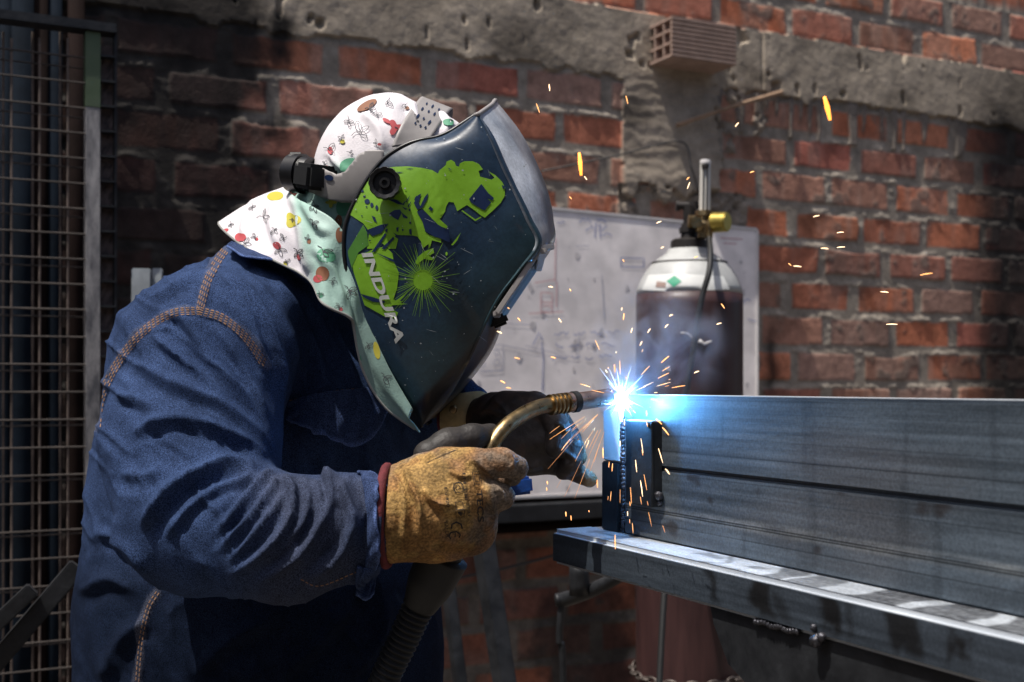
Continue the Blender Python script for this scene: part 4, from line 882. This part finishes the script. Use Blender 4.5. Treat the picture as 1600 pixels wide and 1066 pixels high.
q = g[2:47:2, 62:89].mean(1) if False else None
top_edge = g[0]; par(mesh('top_rim', *tube(top_edge[4:-4:6], .0024, 8), M['grey_plastic']), helmet)
# window frame and filter on the front, below the brow
w0, w1 = np.array([838, 390.]), np.array([768, 500.]); V = []
m = MB(); A0, A1 = P(842, 392, 1.272), P(776, 490, 1.272); A0b, A1b = A0 + [0, .20, 0], A1 + [0, .20, 0]
m.bar(A0, A1, .006, .007, .001, up=(0, 1, 0)).bar(A0b, A1b, .006, .007, .001, up=(0, 1, 0)).bar(A0 + [.004, 0, 0], A0b + [.004, 0, 0], .008, .006, .001).bar(A1, A1b, .008, .006, .001)
m.bar(P(838, 388, 1.280), P(864, 386, 1.30), .006, .006, .001, up=(0, 1, 0)); par(m.build('window_frame', M['grey_plastic']), helmet)
par(mesh('filter_window', [A0 + [-.002, .004, 0], A1 + [-.002, .004, 0], A1b + [-.002, -.004, 0], A0b + [-.002, -.004, 0]] + [q + np.array([-.005, 0, .003]) for q in (A0 + [-.002, .004, 0], A1 + [-.002, .004, 0], A1b + [-.002, -.004, 0], A0b + [-.002, -.004, 0])], [(0, 1, 2, 3), (7, 6, 5, 4), (0, 4, 5, 1), (1, 5, 6, 2), (2, 6, 7, 3), (3, 7, 4, 0)], M['glass'], None, False), helmet)
m = MB(); m.bar(P(776, 494, 1.31), P(783, 510, 1.31), .018, .02, .003); par(m.build('latch', M['black_plastic']), helmet)
cA = lambda pts, oy=220: [(540 + x / 5.331, oy + y / 5.33) for x, y in pts]
green = [[(20, 605), (60, 480), (110, 360), (140, 315), (180, 315), (220, 280), (290, 240), (400, 220), (520, 215), (640, 228), (720, 245), (770, 275), (780, 250), (835, 205), (842, 175), (880, 160), (910, 180), (920, 210), (945, 217), (952, 190), (990, 172), (1060, 172), (1110, 195), (1145, 240), (1108, 252), (1120, 300), (1215, 325), (1240, 310), (1192, 257), (1250, 290), (1300, 340), (1328, 390), (1325, 460), (1290, 520), (1230, 580), (1160, 642), (1130, 625), (1060, 570), (1010, 537), (930, 587), (912, 540), (900, 515), (860, 510), (838, 545), (828, 590), (800, 640), (782, 650), (850, 715), (838, 735), (770, 700), (640, 567), (610, 575), (595, 592), (640, 670), (665, 760), (700, 785), (800, 818), (798, 850), (720, 830), (700, 900), (690, 860), (640, 900), (630, 840), (600, 800), (560, 790), (430, 785), (350, 840), (300, 830), (240, 900), (180, 900), (200, 760), (150, 690)],
         [(230, 905), (180, 930), (100, 950), (60, 1040), (70, 1100), (130, 1280), (160, 1370), (330, 1465), (420, 1480), (440, 1430), (380, 1400), (400, 1320), (430, 1230), (445, 1100), (400, 1000), (395, 940), (330, 880)],
         [(580, 1020), (600, 970), (660, 920), (730, 895), (738, 935), (690, 960), (740, 980), (720, 995), (650, 985), (600, 1030)], [(878, 870), (960, 765), (930, 830), (895, 872)], [(160, 1330), (300, 1290), (360, 1310), (420, 1330), (520, 1260), (440, 1350), (520, 1360), (400, 1370), (200, 1390)],
         [(655, 730), (690, 722), (720, 745), (690, 760)], oval(645, 1160, 82, 84), [(430, 1330), (480, 1340), (450, 1352)], oval(843, 942, 9, 16), [(965, 585), (975, 580), (1080, 655), (1128, 632), (1132, 640), (1080, 670)],
         [(300, 850), (330, 800), (400, 790), (440, 820), (420, 900), (360, 900)]]
green2 = [[(20, 920), (150, 700), (180, 760), (195, 870), (110, 930), (60, 1040), (60, 1085), (25, 960)]]
dark = [[(1028, 488), (1130, 362), (1145, 380), (1190, 440), (1235, 478), (1222, 500), (1175, 478), (1212, 515), (1160, 580), (1140, 575), (1050, 520)],
        [(365, 608), (410, 580), (455, 575), (470, 600), (440, 662), (400, 640)], [(570, 520), (600, 460), (632, 440), (610, 520), (625, 545), (660, 470), (690, 435), (680, 490), (640, 560), (600, 575)],
        [(595, 592), (640, 572), (770, 700), (860, 745), (870, 850), (800, 815), (740, 800), (665, 755), (640, 670)],
        [(172, 748), (300, 700), (360, 692), (300, 770), (230, 795)], [(340, 485), (430, 495), (500, 540), (440, 530)], [(690, 570), (705, 545), (732, 572), (715, 585)], [(220, 625), (250, 640), (265, 685), (240, 670)],
        [(500, 510), (540, 455), (525, 490), (510, 515)], [(470, 600), (520, 640), (515, 650), (480, 640)], [(425, 725), (445, 720), (440, 760), (428, 755)], [(530, 740), (550, 735), (552, 785), (535, 780)], [(500, 232), (570, 234), (540, 240)], [(420, 262), (490, 264), (450, 272)],
        [(330, 745), (352, 730), (350, 770)], [(400, 765), (440, 790), (425, 795)], [(850, 225), (882, 240), (872, 246)], [(1300, 370), (1326, 380), (1322, 405), (1308, 400)], [(520, 545), (548, 505), (545, 520), (528, 556)], [(470, 550), (520, 570), (500, 578)],
        [(130, 1275), (240, 1305), (330, 1335), (325, 1350), (230, 1340), (150, 1300)], [(220, 930), (330, 770), (345, 780), (250, 925)], [(300, 900), (400, 800), (410, 815), (330, 905)], [(250, 930), (400, 990), (440, 1020), (380, 1000)],
        oval(140, 420, 16, 10, .3), oval(160, 465, 12, 7, -.6), oval(183, 508, 22, 20), oval(222, 537, 13, 19), oval(263, 560, 12, 20), oval(178, 552, 8, 5), oval(540, 685, 9, 9), oval(478, 743, 7, 9), oval(535, 578, 8, 10), oval(140, 628, 6, 6), oval(205, 832, 8, 5), oval(490, 520, 5, 14, .5), oval(585, 480, 6, 22, .45)]
par(project('green_print', *merge2([fill(cA(p), 5) for p in green]), bvm, .0007, M['green']), helmet)
par(project('shaded_print', *merge2([fill(cA(p), 5) for p in green2]), bvm, .0009, M['green2']), helmet)
par(project('navy_print', *merge2([fill(cA(p), 5) for p in dark]), bvm, .0013, M['print_navy']), helmet)
L = []
for i in range(64):
    a = i / 64 * 6.283 + random.uniform(-.03, .03); r0, r1_ = 15, random.choice([24, 30, 36, 45, 58, 66]) ; L.append(stroke([(661 + r0 * math.cos(a), 437.5 + r0 * math.sin(a)), (661 + r1_ * math.cos(a), 437.5 + r1_ * math.sin(a))], [.9, .35], 6))
par(project('ray_print', *merge2(L), bvm, .0011, M['green']), helmet)
par(project('lettering', *text2('INDURA', (565.5, 396), (53.5, 141), (17.0, -1.0), .035), bvm, .0018, M['white_print']), helmet)
L = []
R_ = random.Random(4)
for i in range(150):
    x, y = R_.uniform(545, 830), R_.uniform(190, 640); r = R_.choice([.5, .6, .8, 1.2]); L.append(oval(x, y, r, r * R_.uniform(.7, 1.5), R_.uniform(0, 3))[::3])
Lm = merge2([(l, [tuple(range(len(l)))]) for l in L] + [stroke([(x, y), (x + dx, y + dy)], [.3, .7, .2], 6) for x, y, dx, dy in [(R_.uniform(560, 800), R_.uniform(220, 560), R_.uniform(-22, 22), R_.uniform(-14, 14)) for _ in range(26)]])
par(project('spatter_specks', *Lm, bvm, .0019, M['speck']), helmet)
# knob
a = np.linspace(0, 2 * np.pi, 96, endpoint=False); kc = P(603, 289, 1.264); V = []
for z, r in [(0, .0150), (.004, .0155), (.005, .0166), (.013, .0166), (.0145, .0160), (.0135, .0125), (.010, .0115), (.010, .006), (.014, .0055), (.014, .0030), (.011, .0028)]:
    rr = r * (1 + (.055 * np.abs(np.cos(a * 6)) - .02 if r > .0158 else 0)); V.append(np.stack([kc[0] + rr * np.cos(a), np.full(96, kc[1] - z), kc[2] + rr * np.sin(a)], 1))
V = np.concatenate(V); Fk = [(k * 96 + j, k * 96 + (j + 1) % 96, (k + 1) * 96 + (j + 1) % 96, (k + 1) * 96 + j) for k in range(10) for j in range(96)] + [tuple(range(960, 1056))]
kb = par(mesh('knob', V, Fk, M['black_plastic'], None, True), helmet); kb.data.set_sharp_from_angle(angle=.6)
# headgear
o = project('headband', *fill([(508, 259), (537, 274), (549, 270), (567, 246), (580, 240), (600, 240), (600, 312), (575, 312), (545, 312), (524, 308), (498, 300)], 5), bvhb, .013, M['grey_plastic'], None, .002); par(o, helmet)
near_ = [[P(612, 230, 1.303), P(668, 224, 1.314)], [P(622, 205, 1.308), P(680, 206, 1.328)], [P(636, 180, 1.325), P(692, 188, 1.350)], [P(654, 156, 1.368), P(703, 173, 1.374)], [P(659, 152, 1.392), P(707, 171, 1.394)]]
rws = near_ + [[np.array([q[0], 2 * 1.396 - q[1], q[2]]) for q in r] for r in near_[::-1]]
o = mesh('top_strap', sheet(rws, 70, 12).reshape(-1, 3), gridf(70, 12), M['grey_plastic']); bvst = bvh_obj(o); solid(o, .0018, 0); par(o, helmet)
hs = [oval(x, y, rx, ry, -.9) for x, y, rx, ry in [(666, 164, 2, 1.2), (675, 168, 3, 1.2), (685, 173, 2, 1.2), (659, 172, 3, 1.3), (669, 176, 2, 1.4), (678, 180, 3, 1.3), (652, 183, 4, 1.5), (661, 187, 2, 1.4), (670, 193, 4, 1.6), (648, 194, 2, 1.4), (656, 198, 2, 1.6), (664, 201, 2, 1.6)]]
par(project('strap_holes', *merge2([(h, [tuple(range(len(h)))]) for h in hs]), bvst, .0018, M['print_navy']), helmet)
o2 = project('band_slot', *merge2([(h, [tuple(range(len(h)))]) for h in (oval(516, 278, 7, 4.5, .2),)]), bvh_obj([c for c in helmet.children if c.name == 'headband'][0]), .002, M['print_navy']); par(o2, helmet)
m = MB(); m.cyl(P(452, 270, 1.372), P(477, 272, 1.362), .0215, .0225, 28, .003).cyl(P(472, 271, 1.364), P(484, 273, 1.36), .0195)
for i in range(14): an = i / 14 * 6.283; c_ = np.array(P(452, 270, 1.372)) + [0.002, .0205 * math.cos(an), .0205 * math.sin(an)]; m.cyl(c_, c_ + [.012, 0, 0], .0028, n=8)
par(m.build('ratchet_knob', M['black_plastic'], None, True), helmet)
m = MB(); m.bar(P(482, 275, 1.345), P(507, 279, 1.315), .040, .028, .004); par(m.build('ratchet_block', M['rubber']), helmet)

# ---- gloves
G = chain_([(602, 806, 1.172, 75), (650, 801, 1.172, 71)], .92, .012) + chain_([(650, 801, 1.172, 71), (690, 786, 1.175, 76)], .78, .012)
G += chain_([(690, 786, 1.178, 78), (708, 776, 1.182, 64)], .55, .02) + chain_([(700, 820, 1.185, 50), (740, 832, 1.19, 34)], .7, .02)
G += chain_([(690, 727, 1.185, 28), (735, 726, 1.176, 26), (785, 722, 1.170, 22), (806, 732, 1.178, 19)], 1, .005) + chain_([(807, 732, 1.178, 18), (801, 746, 1.205, 14)], 1, .004)
G += chain_([(720, 779, 1.18, 27), (762, 773, 1.170, 25), (784, 776, 1.176, 20), (772, 785, 1.205, 18)], 1, .0035)
G += chain_([(715, 818, 1.183, 26), (752, 815, 1.172, 20), (758, 820, 1.205, 16)], 1, .0035) + chain_([(710, 846, 1.19, 26), (738, 848, 1.182, 18), (742, 846, 1.21, 14)], 1, .0035)
G += chain_([(725, 750, 1.20, 26), (770, 755, 1.212, 22)], .8, .004)
v, f = sdf_mesh(G, .0028, cut=[(P(605, 806, 1.172), (-1, -.04, .04))]); v, f = subdiv(v, f, 1); nrm = vnorm(v, f)
gf = [(.0045, 6, [(632, 728), (640, 755), (655, 790), (656, 850)]), (.0035, 6, [(660, 760), (680, 785), (720, 790)]), (.0022, 5, [(735, 712), (762, 735), (778, 752)]), (.0025, 5, [(612, 740), (628, 760), (632, 800), (630, 860)]),
      (.0022, 4, [(655, 720), (680, 708), (705, 704)]), (.002, 6, [(690, 840), (720, 850), (745, 842)]), (.0022, 5, [(755, 755), (768, 790), (772, 820)]), (.002, 4, [(700, 735), (720, 745), (740, 742)]), (.0018, 4, [(790, 705), (800, 718), (798, 735)]), (.0016, 4, [(775, 762), (785, 772), (786, 786)]), (.0025, 6, [(680, 790), (700, 800), (735, 795)]), (.002, 5, [(640, 870), (670, 858), (700, 866)])]
v = fold(v, nrm, gf, 1.3); v = v + nrm * (.0016 * fbm(v * 42, 3) + .0007 * fbm(v * 120, 2))[:, None]
def gcol(v, nrm, px):
    a = fbm(v * 22, 4)[:, None]; b = fbm(v * 55 + 9, 3)[:, None]; tan = np.array([.34, .205, .068]); gry = np.array([.135, .115, .105]); br = np.array([.20, .09, .03])
    g1 = sstep(-.14, .16, a + .2 * b + (.48 * sstep(730, 790, px[:, 0]) + .16 * sstep(760, 710, px[:, 1]))[:, None]); c = tan * (1 - g1 * .8) + gry * g1 * .8
    g2 = sstep(-.02, .25, b - .3 * a + .25 * sstep(820, 875, px[:, 1])[:, None]); c = c * (1 - g2 * .6) + br * g2 * .6
    g3 = (sstep(1.195, 1.215, v[:, 1]) * (px[:, 0] > 720))[:, None]; c = c * (1 - g3) + np.array([.04, .03, .028]) * g3
    return np.clip(c * (1 + .25 * b), .01, .9)
px = PX(v); gn = pp(mesh('glove', v, f, M['leather'], None, True, gcol(v, nrm, px))); tag(gn, 'dirty yellow leather glove holding the torch handle', None)
# dark leather thumb of the same glove reaches over the handle
th = chain_([(672, 712, 1.19, 26), (700, 694, 1.20, 22), (738, 684, 1.215, 20), (766, 678, 1.235, 16)], 1, .01); v, f = sdf_mesh(th, .003); n_ = vnorm(v, f); v = v + n_ * (.0014 * fbm(v * 50, 3))[:, None]
par(mesh('thumb', v, f, M['black_leather'], None, True, np.array([.030, .026, .024]) * (1 + .6 * fbm(v * 40, 3))[:, None]), gn)
bvg = bvh_obj(gn)
ce = P(611, 806, 1.172); ring = [ce + np.array([-.004 + .003 * math.cos(b), .0430 * math.cos(b), .0475 * math.sin(b)]) for b in np.linspace(0, 2 * math.pi, 24)]
par(mesh('cuff_binding', *tube(ring, .0046, 10, 90), M['binding']), gn)
DN = (0, 1); ink = M['print_dark_'] = mat('glove_ink', (.035, .026, .022), .8, noise=.5, scale=200)
tx = [text2('TECS', (743.5, 766), (2.5, 50), (10, -.5), .02), text2('C', (706, 818), (0, 9), (16, -2), .0), text2('\u20ac', (703, 833), (0, 9), (16, -2), .0), text2('TALLA', (693, 814), (4, 26), (5.5, -1)), text2('EN 388', (722, 740), (4, 42), (5, -.5)), text2('EN 420', (694, 762), (4, 30), (4.5, -.5)), text2('2121', (728, 786), (3, 20), (4, -.5))]
tx[2] = merge2([stroke([(719, 835), (713, 830), (704, 832), (701, 838), (704, 842)], 2.2, 3), stroke([(719, 835), (717, 840)], 2.2, 3), stroke([(711, 831), (711, 839)], 1.6, 3)])
tx[1] = merge2([stroke([(722, 826), (720, 819), (713, 816), (706, 819), (705, 826)], 2.4, 3)])
tx += [stroke(p, .9, 3) for p in ([(737, 738), (749, 737), (752, 757), (741, 758), (737, 738)], [(740, 742), (748, 742), (749, 753), (742, 753), (740, 742)], circ(716, 762, 8), circ(715, 762, 3.5), [(708, 756), (720, 754), (724, 768), (711, 770), (708, 756)], [(711, 785), (722, 784), (725, 796), (713, 797), (711, 785)], [(712, 797), (725, 797), (725, 808), (713, 809), (712, 797)], [(667, 724), (690, 712), (712, 704)])]
tx += [stroke([(716, 800), (721, 805)], 3, 3), text2('i', (715, 799), (1, 4), (7, 0), .03)]
par(project('printed_marks', *merge2(tx), bvg, .0006, ink), gn)

# far glove
G = chain_([(752, 655, 1.43, 34), (775, 660, 1.41, 44), (815, 672, 1.385, 56), (848, 678, 1.37, 50)], .8, .012)
G += chain_([(790, 640, 1.38, 30), (835, 633, 1.36, 22), (862, 645, 1.345, 20), (874, 672, 1.33, 19), (868, 700, 1.325, 17)], 1, .0022)
G += chain_([(830, 690, 1.36, 26), (870, 688, 1.345, 20), (895, 700, 1.335, 18), (893, 724, 1.33, 17), (880, 738, 1.34, 13)], 1, .0022)
G += chain_([(840, 700, 1.37, 30), (872, 722, 1.355, 20), (900, 738, 1.345, 15), (921, 750, 1.34, 12.5)], 1, .0025)
G += chain_([(800, 700, 1.37, 34), (830, 720, 1.365, 22), (865, 722, 1.36, 18)], 1, .01) + chain_([(872, 650, 1.38, 16), (890, 680, 1.375, 16), (905, 715, 1.365, 13)], 1, .0025)
v, f = sdf_mesh(G, .0030); v, f = subdiv(v, f, 1); nrm = vnorm(v, f)
v = fold(v, nrm, [(.003, 5, [(750, 650), (765, 640), (790, 650), (795, 670)]), (.002, 5, [(770, 625), (790, 640), (800, 660)]), (.002, 4, [(866, 660), (880, 668), (886, 680)]), (.002, 4, [(880, 705), (895, 715), (902, 725)]), (.0025, 6, [(800, 720), (830, 730), (850, 722)])], 1.6)
v = v + nrm * (.0015 * fbm(v * 45, 3))[:, None]; px = PX(v)
a = fbm(v * 30, 3)[:, None]; col = np.array([.045, .036, .031]) * (1 + .9 * a); br = sstep(.02, .28, a) * .65; col = col * (1 - br) + np.array([.11, .065, .045]) * br
tip = sstep(905, 922, px[:, 0])[:, None]; col = col * (1 - tip) + np.array([.28, .20, .11]) * tip
gf_ = pp(mesh('glove', v, f, M['black_leather'], None, True, np.clip(col, .004, 1))); tag(gf_, 'black sooty leather glove steadying the torch neck', None)
a0, a1 = P(722, 662, 1.45), P(752, 655, 1.43); dr = (a1 - a0) / np.linalg.norm(a1 - a0)
V, f = lathe(a0 - dr * .003, [(0, .036), (.004, .039), (.020, .036), (.036, .034)], 40, tuple(dr)); n_ = vnorm(V, np.array([q for q in f if len(q) == 4])); V = V + .0012 * fbm(V * 90, 2)[:, None]
par(mesh('cuff', V, f, M['cuff_tan']), gf_)
aa = np.array(Vector(dr).to_track_quat('Z', 'Y').to_matrix()); ring = [a0 - dr * .003 + aa @ np.array([.0375 * math.cos(b), .0375 * math.sin(b), 0]) for b in np.linspace(0, 2 * math.pi, 20)]
par(mesh('cuff_binding', *tube(ring, .0022, 8, 60), M['binding']), gf_)
# ================================================================ TORCH, ARC, SPARKS, SMOKE
torch = thing('welding_torch', 'brass necked welding torch with blue trigger held in both gloves', 'welding torch', loc=tuple(P(770, 700, 1.24)))
nk = [P(752, 735, 1.215), P(768, 697, 1.222), P(788, 669, 1.232), P(815, 649, 1.25), P(840, 637, 1.265), P(862, 632, 1.28)]
par(mesh('neck', *tube(nk, .0081, 24, 80), M['brass']), torch)
a, b, c_, d_ = P(858, 633, 1.278), P(889, 629, 1.292), P(903, 627.5, 1.298), P(963, 619, 1.326)
m = MB(); dv = np.array(b) - np.array(a)
for i in range(5): q = np.array(a) + dv * (i + .12) / 5; m.cyl(q, q + dv * .13, .0112, n=32, bev=.0006)
m.cyl(a, b, .0088, n=24); par(m.build('ribbed_collar', M['brass'], None, True), torch)
m = MB(); m.cyl(np.array(a) + dv * .84, np.array(b) + (np.array(c_) - b) * .3, .0108, n=32, bev=.0006)
for i in range(9):
    pass
par(m.build('insulator', M['copper'], None, True), torch)
par(MB().cyl(np.array(b) + (np.array(c_) - b) * .3, c_, .0116, n=32, bev=.001).build('black_ring', M['rubber'], None, True), torch)
par(MB().cyl(c_, np.array(c_) + (np.array(d_) - c_) * .8, .0098, .0094, 32, .0005).cyl(np.array(c_) + (np.array(d_) - c_) * .8, d_, .0094, .0072, 32, .0008).build('nozzle', M['copper'], None, True), torch)
m = MB(); hv = [P(757, 725, 1.215), P(742, 775, 1.21), P(715, 830, 1.21), P(690, 872, 1.212)]
par(mesh('handle', *tube(hv, [.015, .017, .018, .019], 20), M['black_plastic']), torch)
par(MB().bar(P(785, 762, 1.222), P(828, 757, 1.232), .018, .020, .003, up=(0, 1, 0)).build('trigger', M['blue_plastic']), torch)
par(mesh('hose_boot', *tube([P(694, 868, 1.21), P(672, 912, 1.215), P(655, 948, 1.22)], [.026, .024, .017], 24), M['rubber']), torch)
rib = lambda L: 1 + .10 * np.sin(L * 2 * np.pi / .0062)
par(mesh('ribbed_hose', *tube([P(655, 945, 1.22), P(630, 1000, 1.225), P(606, 1050, 1.23), P(580, 1110, 1.24)], [.0155, .0150, .0145, .014], 20, 260, rib), M['rubber']), torch)
par(mesh('cable', *tube([P(585, 1098, 1.237), P(550, 1200, 1.26), P(520, 1400, 1.3), P(600, 1850, 1.5), P(700, 2350, 1.2) * [1, 1, 0] + [0, 0, .02], P(900, 3000, .9) * [1, 1, 0] + [0, 0, .02]], .012, 12, 90), M['rubber']), torch)

AR = P(971, 621, 1.322)
arc = thing('welding_arc', 'blinding blue white electric arc between torch tip and beam end', 'welding arc', loc=tuple(AR))
V, f = blob(AR + [0, 0, .001], .0054, sq=(1.15, 1, 1.0), amp=.8); par(mesh('arc_core', V, f, M['arc']), arc)
V, f = lathe(AR - [0, 0, .026], [(0, .0006), (.012, .0022), (.022, .005)], 10); par(mesh('arc_tail', V, f, M['arc']), arc)
for i in range(26):  # star-shaped glare of the arc, put in as thin glowing cones
    an = random.uniform(0, 6.283); el = random.gauss(0, .5); L = random.uniform(.014, .036) * (1.15 if math.sin(an) > 0 else .8); dv = np.array([math.cos(an) * math.cos(el), math.sin(el), math.sin(an) * math.cos(el)])
    o = MB().cyl(AR + dv * .006, AR + dv * L, .00075, .0001, 6).build('arc_ray', M['arc_ray'], None, True); par(o, arc)

ns = [0]
def where(x, y):
    if y > 640 and x < 935: return 'thin orange spark streak spraying down left of the steel upright, behind the black glove tip', 'sparks spraying down to the left of the upright'
    if y > 650: return 'thin orange spark streak falling in front of the steel upright and dark clip', 'sparks falling in front of the upright and clip'
    if math.hypot(x - 970, y - 620) < 100: return 'short pinkish spark thrown out close around the welding arc', 'sparks close around the arc'
    if x > 1170: return 'short pale orange spark flying in front of the bare brick wall at right', 'sparks in front of the right brick wall'
    if y < 325: return 'small spark flying in front of the bricks above the whiteboard', 'sparks above the whiteboard'
    if x > 990: return 'tiny orange spark in front of the gas cylinder', 'sparks in front of the gas cylinder'
    return 'tiny orange spark in front of the whiteboard', 'sparks in front of the whiteboard'
def spark(x0, y0, x1, y1, w, d, m='spark', label='', group=''):
    if not label: label, group = where(x0, y0)
    a, b = P(x0, y0, d), P(x1, y1, d * (1 + random.uniform(-.01, .01))); r = w / 2 * d / F
    mid = (np.array(a) + b) / 2 + [0, 0, r * .4]
    V, f = tube([a, mid, b], [r * .55, r, r * .55], 6, 5); V = np.asarray(V) - mid
    o = mesh('spark', V, f, M[m]); o.location = tuple(mid); tag(o, label, 'spark', group)
spark(905, 239, 908, 274, 7, 1.0, 'spark_hot', 'fat glowing orange spark streak just right of the helmet top, upright', None)
spark(1288, 151, 1297, 188, 8, .95, 'spark_hot', 'fat glowing orange spark streak tilted against the concrete beam at upper right', None)
SP = [(858, 132, 859, 142), (838, 162, 843, 176), (978, 150, 981, 162), (1149, 198, 1154, 192), (1172, 270, 1178, 268), (1073, 281, 1077, 277), (1074, 295, 1078, 285), (913, 276, 917, 281), (890, 308, 893, 311), (1271, 339, 1280, 337), (1308, 364, 1318, 363), (1283, 388, 1294, 389), (1308, 387, 1320, 386), (1240, 416, 1252, 417), (1232, 412, 1236, 415), (1438, 430, 1457, 427), (1376, 456, 1388, 457), (1385, 507, 1402, 507), (1127, 475, 1132, 482), (1120, 507, 1127, 505), (1026, 349, 1033, 346), (1033, 388, 1037, 386), (973, 406, 975, 409), (1085, 403, 1090, 401), (972, 481, 971, 485), (1046, 494, 1051, 492), (890, 452, 892, 455), (873, 498, 877, 504), (857, 448, 864, 449), (809, 497, 813, 502), (793, 481, 796, 483), (777, 518, 784, 521), (804, 559, 812, 561), (861, 558, 868, 560), (782, 595, 789, 599), (791, 606, 798, 607), (1012, 520, 1016, 514), (1000, 540, 1003, 534), (988, 513, 986, 520), (975, 490, 974, 500), (1039, 512, 1044, 507), (960, 570, 961, 582), (1085, 583, 1092, 580), (1040, 733, 1046, 741), (1035, 668, 1045, 680), (1025, 655, 1034, 663)]
for s in SP:
    x0, y0, x1, y1 = s; spark(x0, y0, x1, y1, 1.9, random.uniform(1.0, 1.35), random.choice(['spark', 'spark_pale']))
for i in range(28):                           # ring of spatter round the arc
    a = random.choice([random.uniform(-3.1, 0), random.uniform(-3.1, 0), random.uniform(-.6, .9)]); r = random.uniform(24, 85); l = random.choice([2, 4, 6, 9, 14, 20]) * random.uniform(.7, 1.2); c, s = math.cos(a), math.sin(a)
    spark(970 + r * c, 620 + r * s, 970 + (r + l) * c, 620 + (r + l) * s, random.uniform(.6, 1.7), random.uniform(1.22, 1.42), random.choice(['spark', 'spark_pale', 'spark']))
for i in range(26):                           # fan of streaks down to the left
    a = random.uniform(1.95, 2.75); r = random.uniform(40, 120); l = random.choice([9, 16, 26, 44, 60]) * random.uniform(.8, 1.15); c, s = math.cos(a), math.sin(a)
    spark(966 + r * c, 622 + r * s, 966 + (r + l) * c, 622 + (r + l) * s * 1.08, (.5 if l > 35 else random.uniform(.6, 1.2)), random.uniform(1.2, 1.36), random.choice(['spark_dim', 'spark_dim', 'spark']))
for i in range(24):                           # falling in front of the upright and the clip
    x = random.gauss(985, 30); y = random.uniform(655, 830); l = random.uniform(5, 26); k = (x - 972) / 190
    spark(x, y, x + l * k, y + l, random.uniform(.8, 1.6), random.uniform(1.12, 1.24), random.choice(['spark', 'spark_dim', 'spark_pale']))
for x, y, l in ((884, 800, 7), (892, 806, 7), (920, 798, 2), (855, 752, 5), (854, 762, 5), (961, 836, 22), (933, 750, 12), (942, 700, 16), (1010, 642, 8)): spark(x, y, x + .5, y + l, 1.7, 1.22)

# smoke rising from the weld
def smoke(name, c, r, dens, thr, sc, label, colr=(.75, .82, 1)):
    m = bpy.data.materials.new(name); m.use_nodes = True; n = m.node_tree.nodes; L = m.node_tree.links; n.remove(n['Principled BSDF'])
    pv = n.new('ShaderNodeVolumePrincipled'); pv.inputs['Color'].default_value = (*colr, 1); pv.inputs['Anisotropy'].default_value = .2; L.new(pv.outputs[0], n['Material Output'].inputs['Volume'])
    tc = n.new('ShaderNodeTexCoord'); ln = n.new('ShaderNodeVectorMath'); ln.operation = 'LENGTH'; L.new(tc.outputs['Object'], ln.inputs[0])
    mr = n.new('ShaderNodeMapRange'); mr.interpolation_type = 'SMOOTHERSTEP'; mr.inputs[1].default_value = .98; mr.inputs[2].default_value = .1; mr.inputs[3].default_value = 0; mr.inputs[4].default_value = 1; L.new(ln.outputs['Value'], mr.inputs[0])
    t = n.new('ShaderNodeTexNoise'); t.inputs['Scale'].default_value = sc; t.inputs['Detail'].default_value = 5; t.inputs['Distortion'].default_value = .8; L.new(tc.outputs['Object'], t.inputs['Vector'])
    mq = n.new('ShaderNodeMapRange'); mq.inputs[1].default_value = thr; mq.inputs[2].default_value = thr + .22; mq.inputs[3].default_value = 0; mq.inputs[4].default_value = dens; L.new(t.outputs['Fac'], mq.inputs[0])
    mu = n.new('ShaderNodeMath'); mu.operation = 'MULTIPLY'; L.new(mr.outputs[0], mu.inputs[0]); L.new(mq.outputs[0], mu.inputs[1]); L.new(mu.outputs[0], pv.inputs['Density'])
    bm = bmesh.new(); bmesh.ops.create_icosphere(bm, subdivisions=3, radius=1); me = bpy.data.meshes.new(name); bm.to_mesh(me); bm.free(); me.materials.append(m)
    o = link(bpy.data.objects.new(name, me)); o.location = tuple(c); o.scale = r; tag(o, label, 'smoke', kind='stuff'); return o
smoke('smoke', P(1030, 545, 1.40), (.10, .07, .11), 34, .46, 2.4, 'thin blue smoke drifting up in front of the brown gas cylinder')
smoke('smoke', AR + [.004, 0, .004], (.046, .042, .046), 5, -.2, 1.5, 'bright bluish fume glowing around the welding arc')
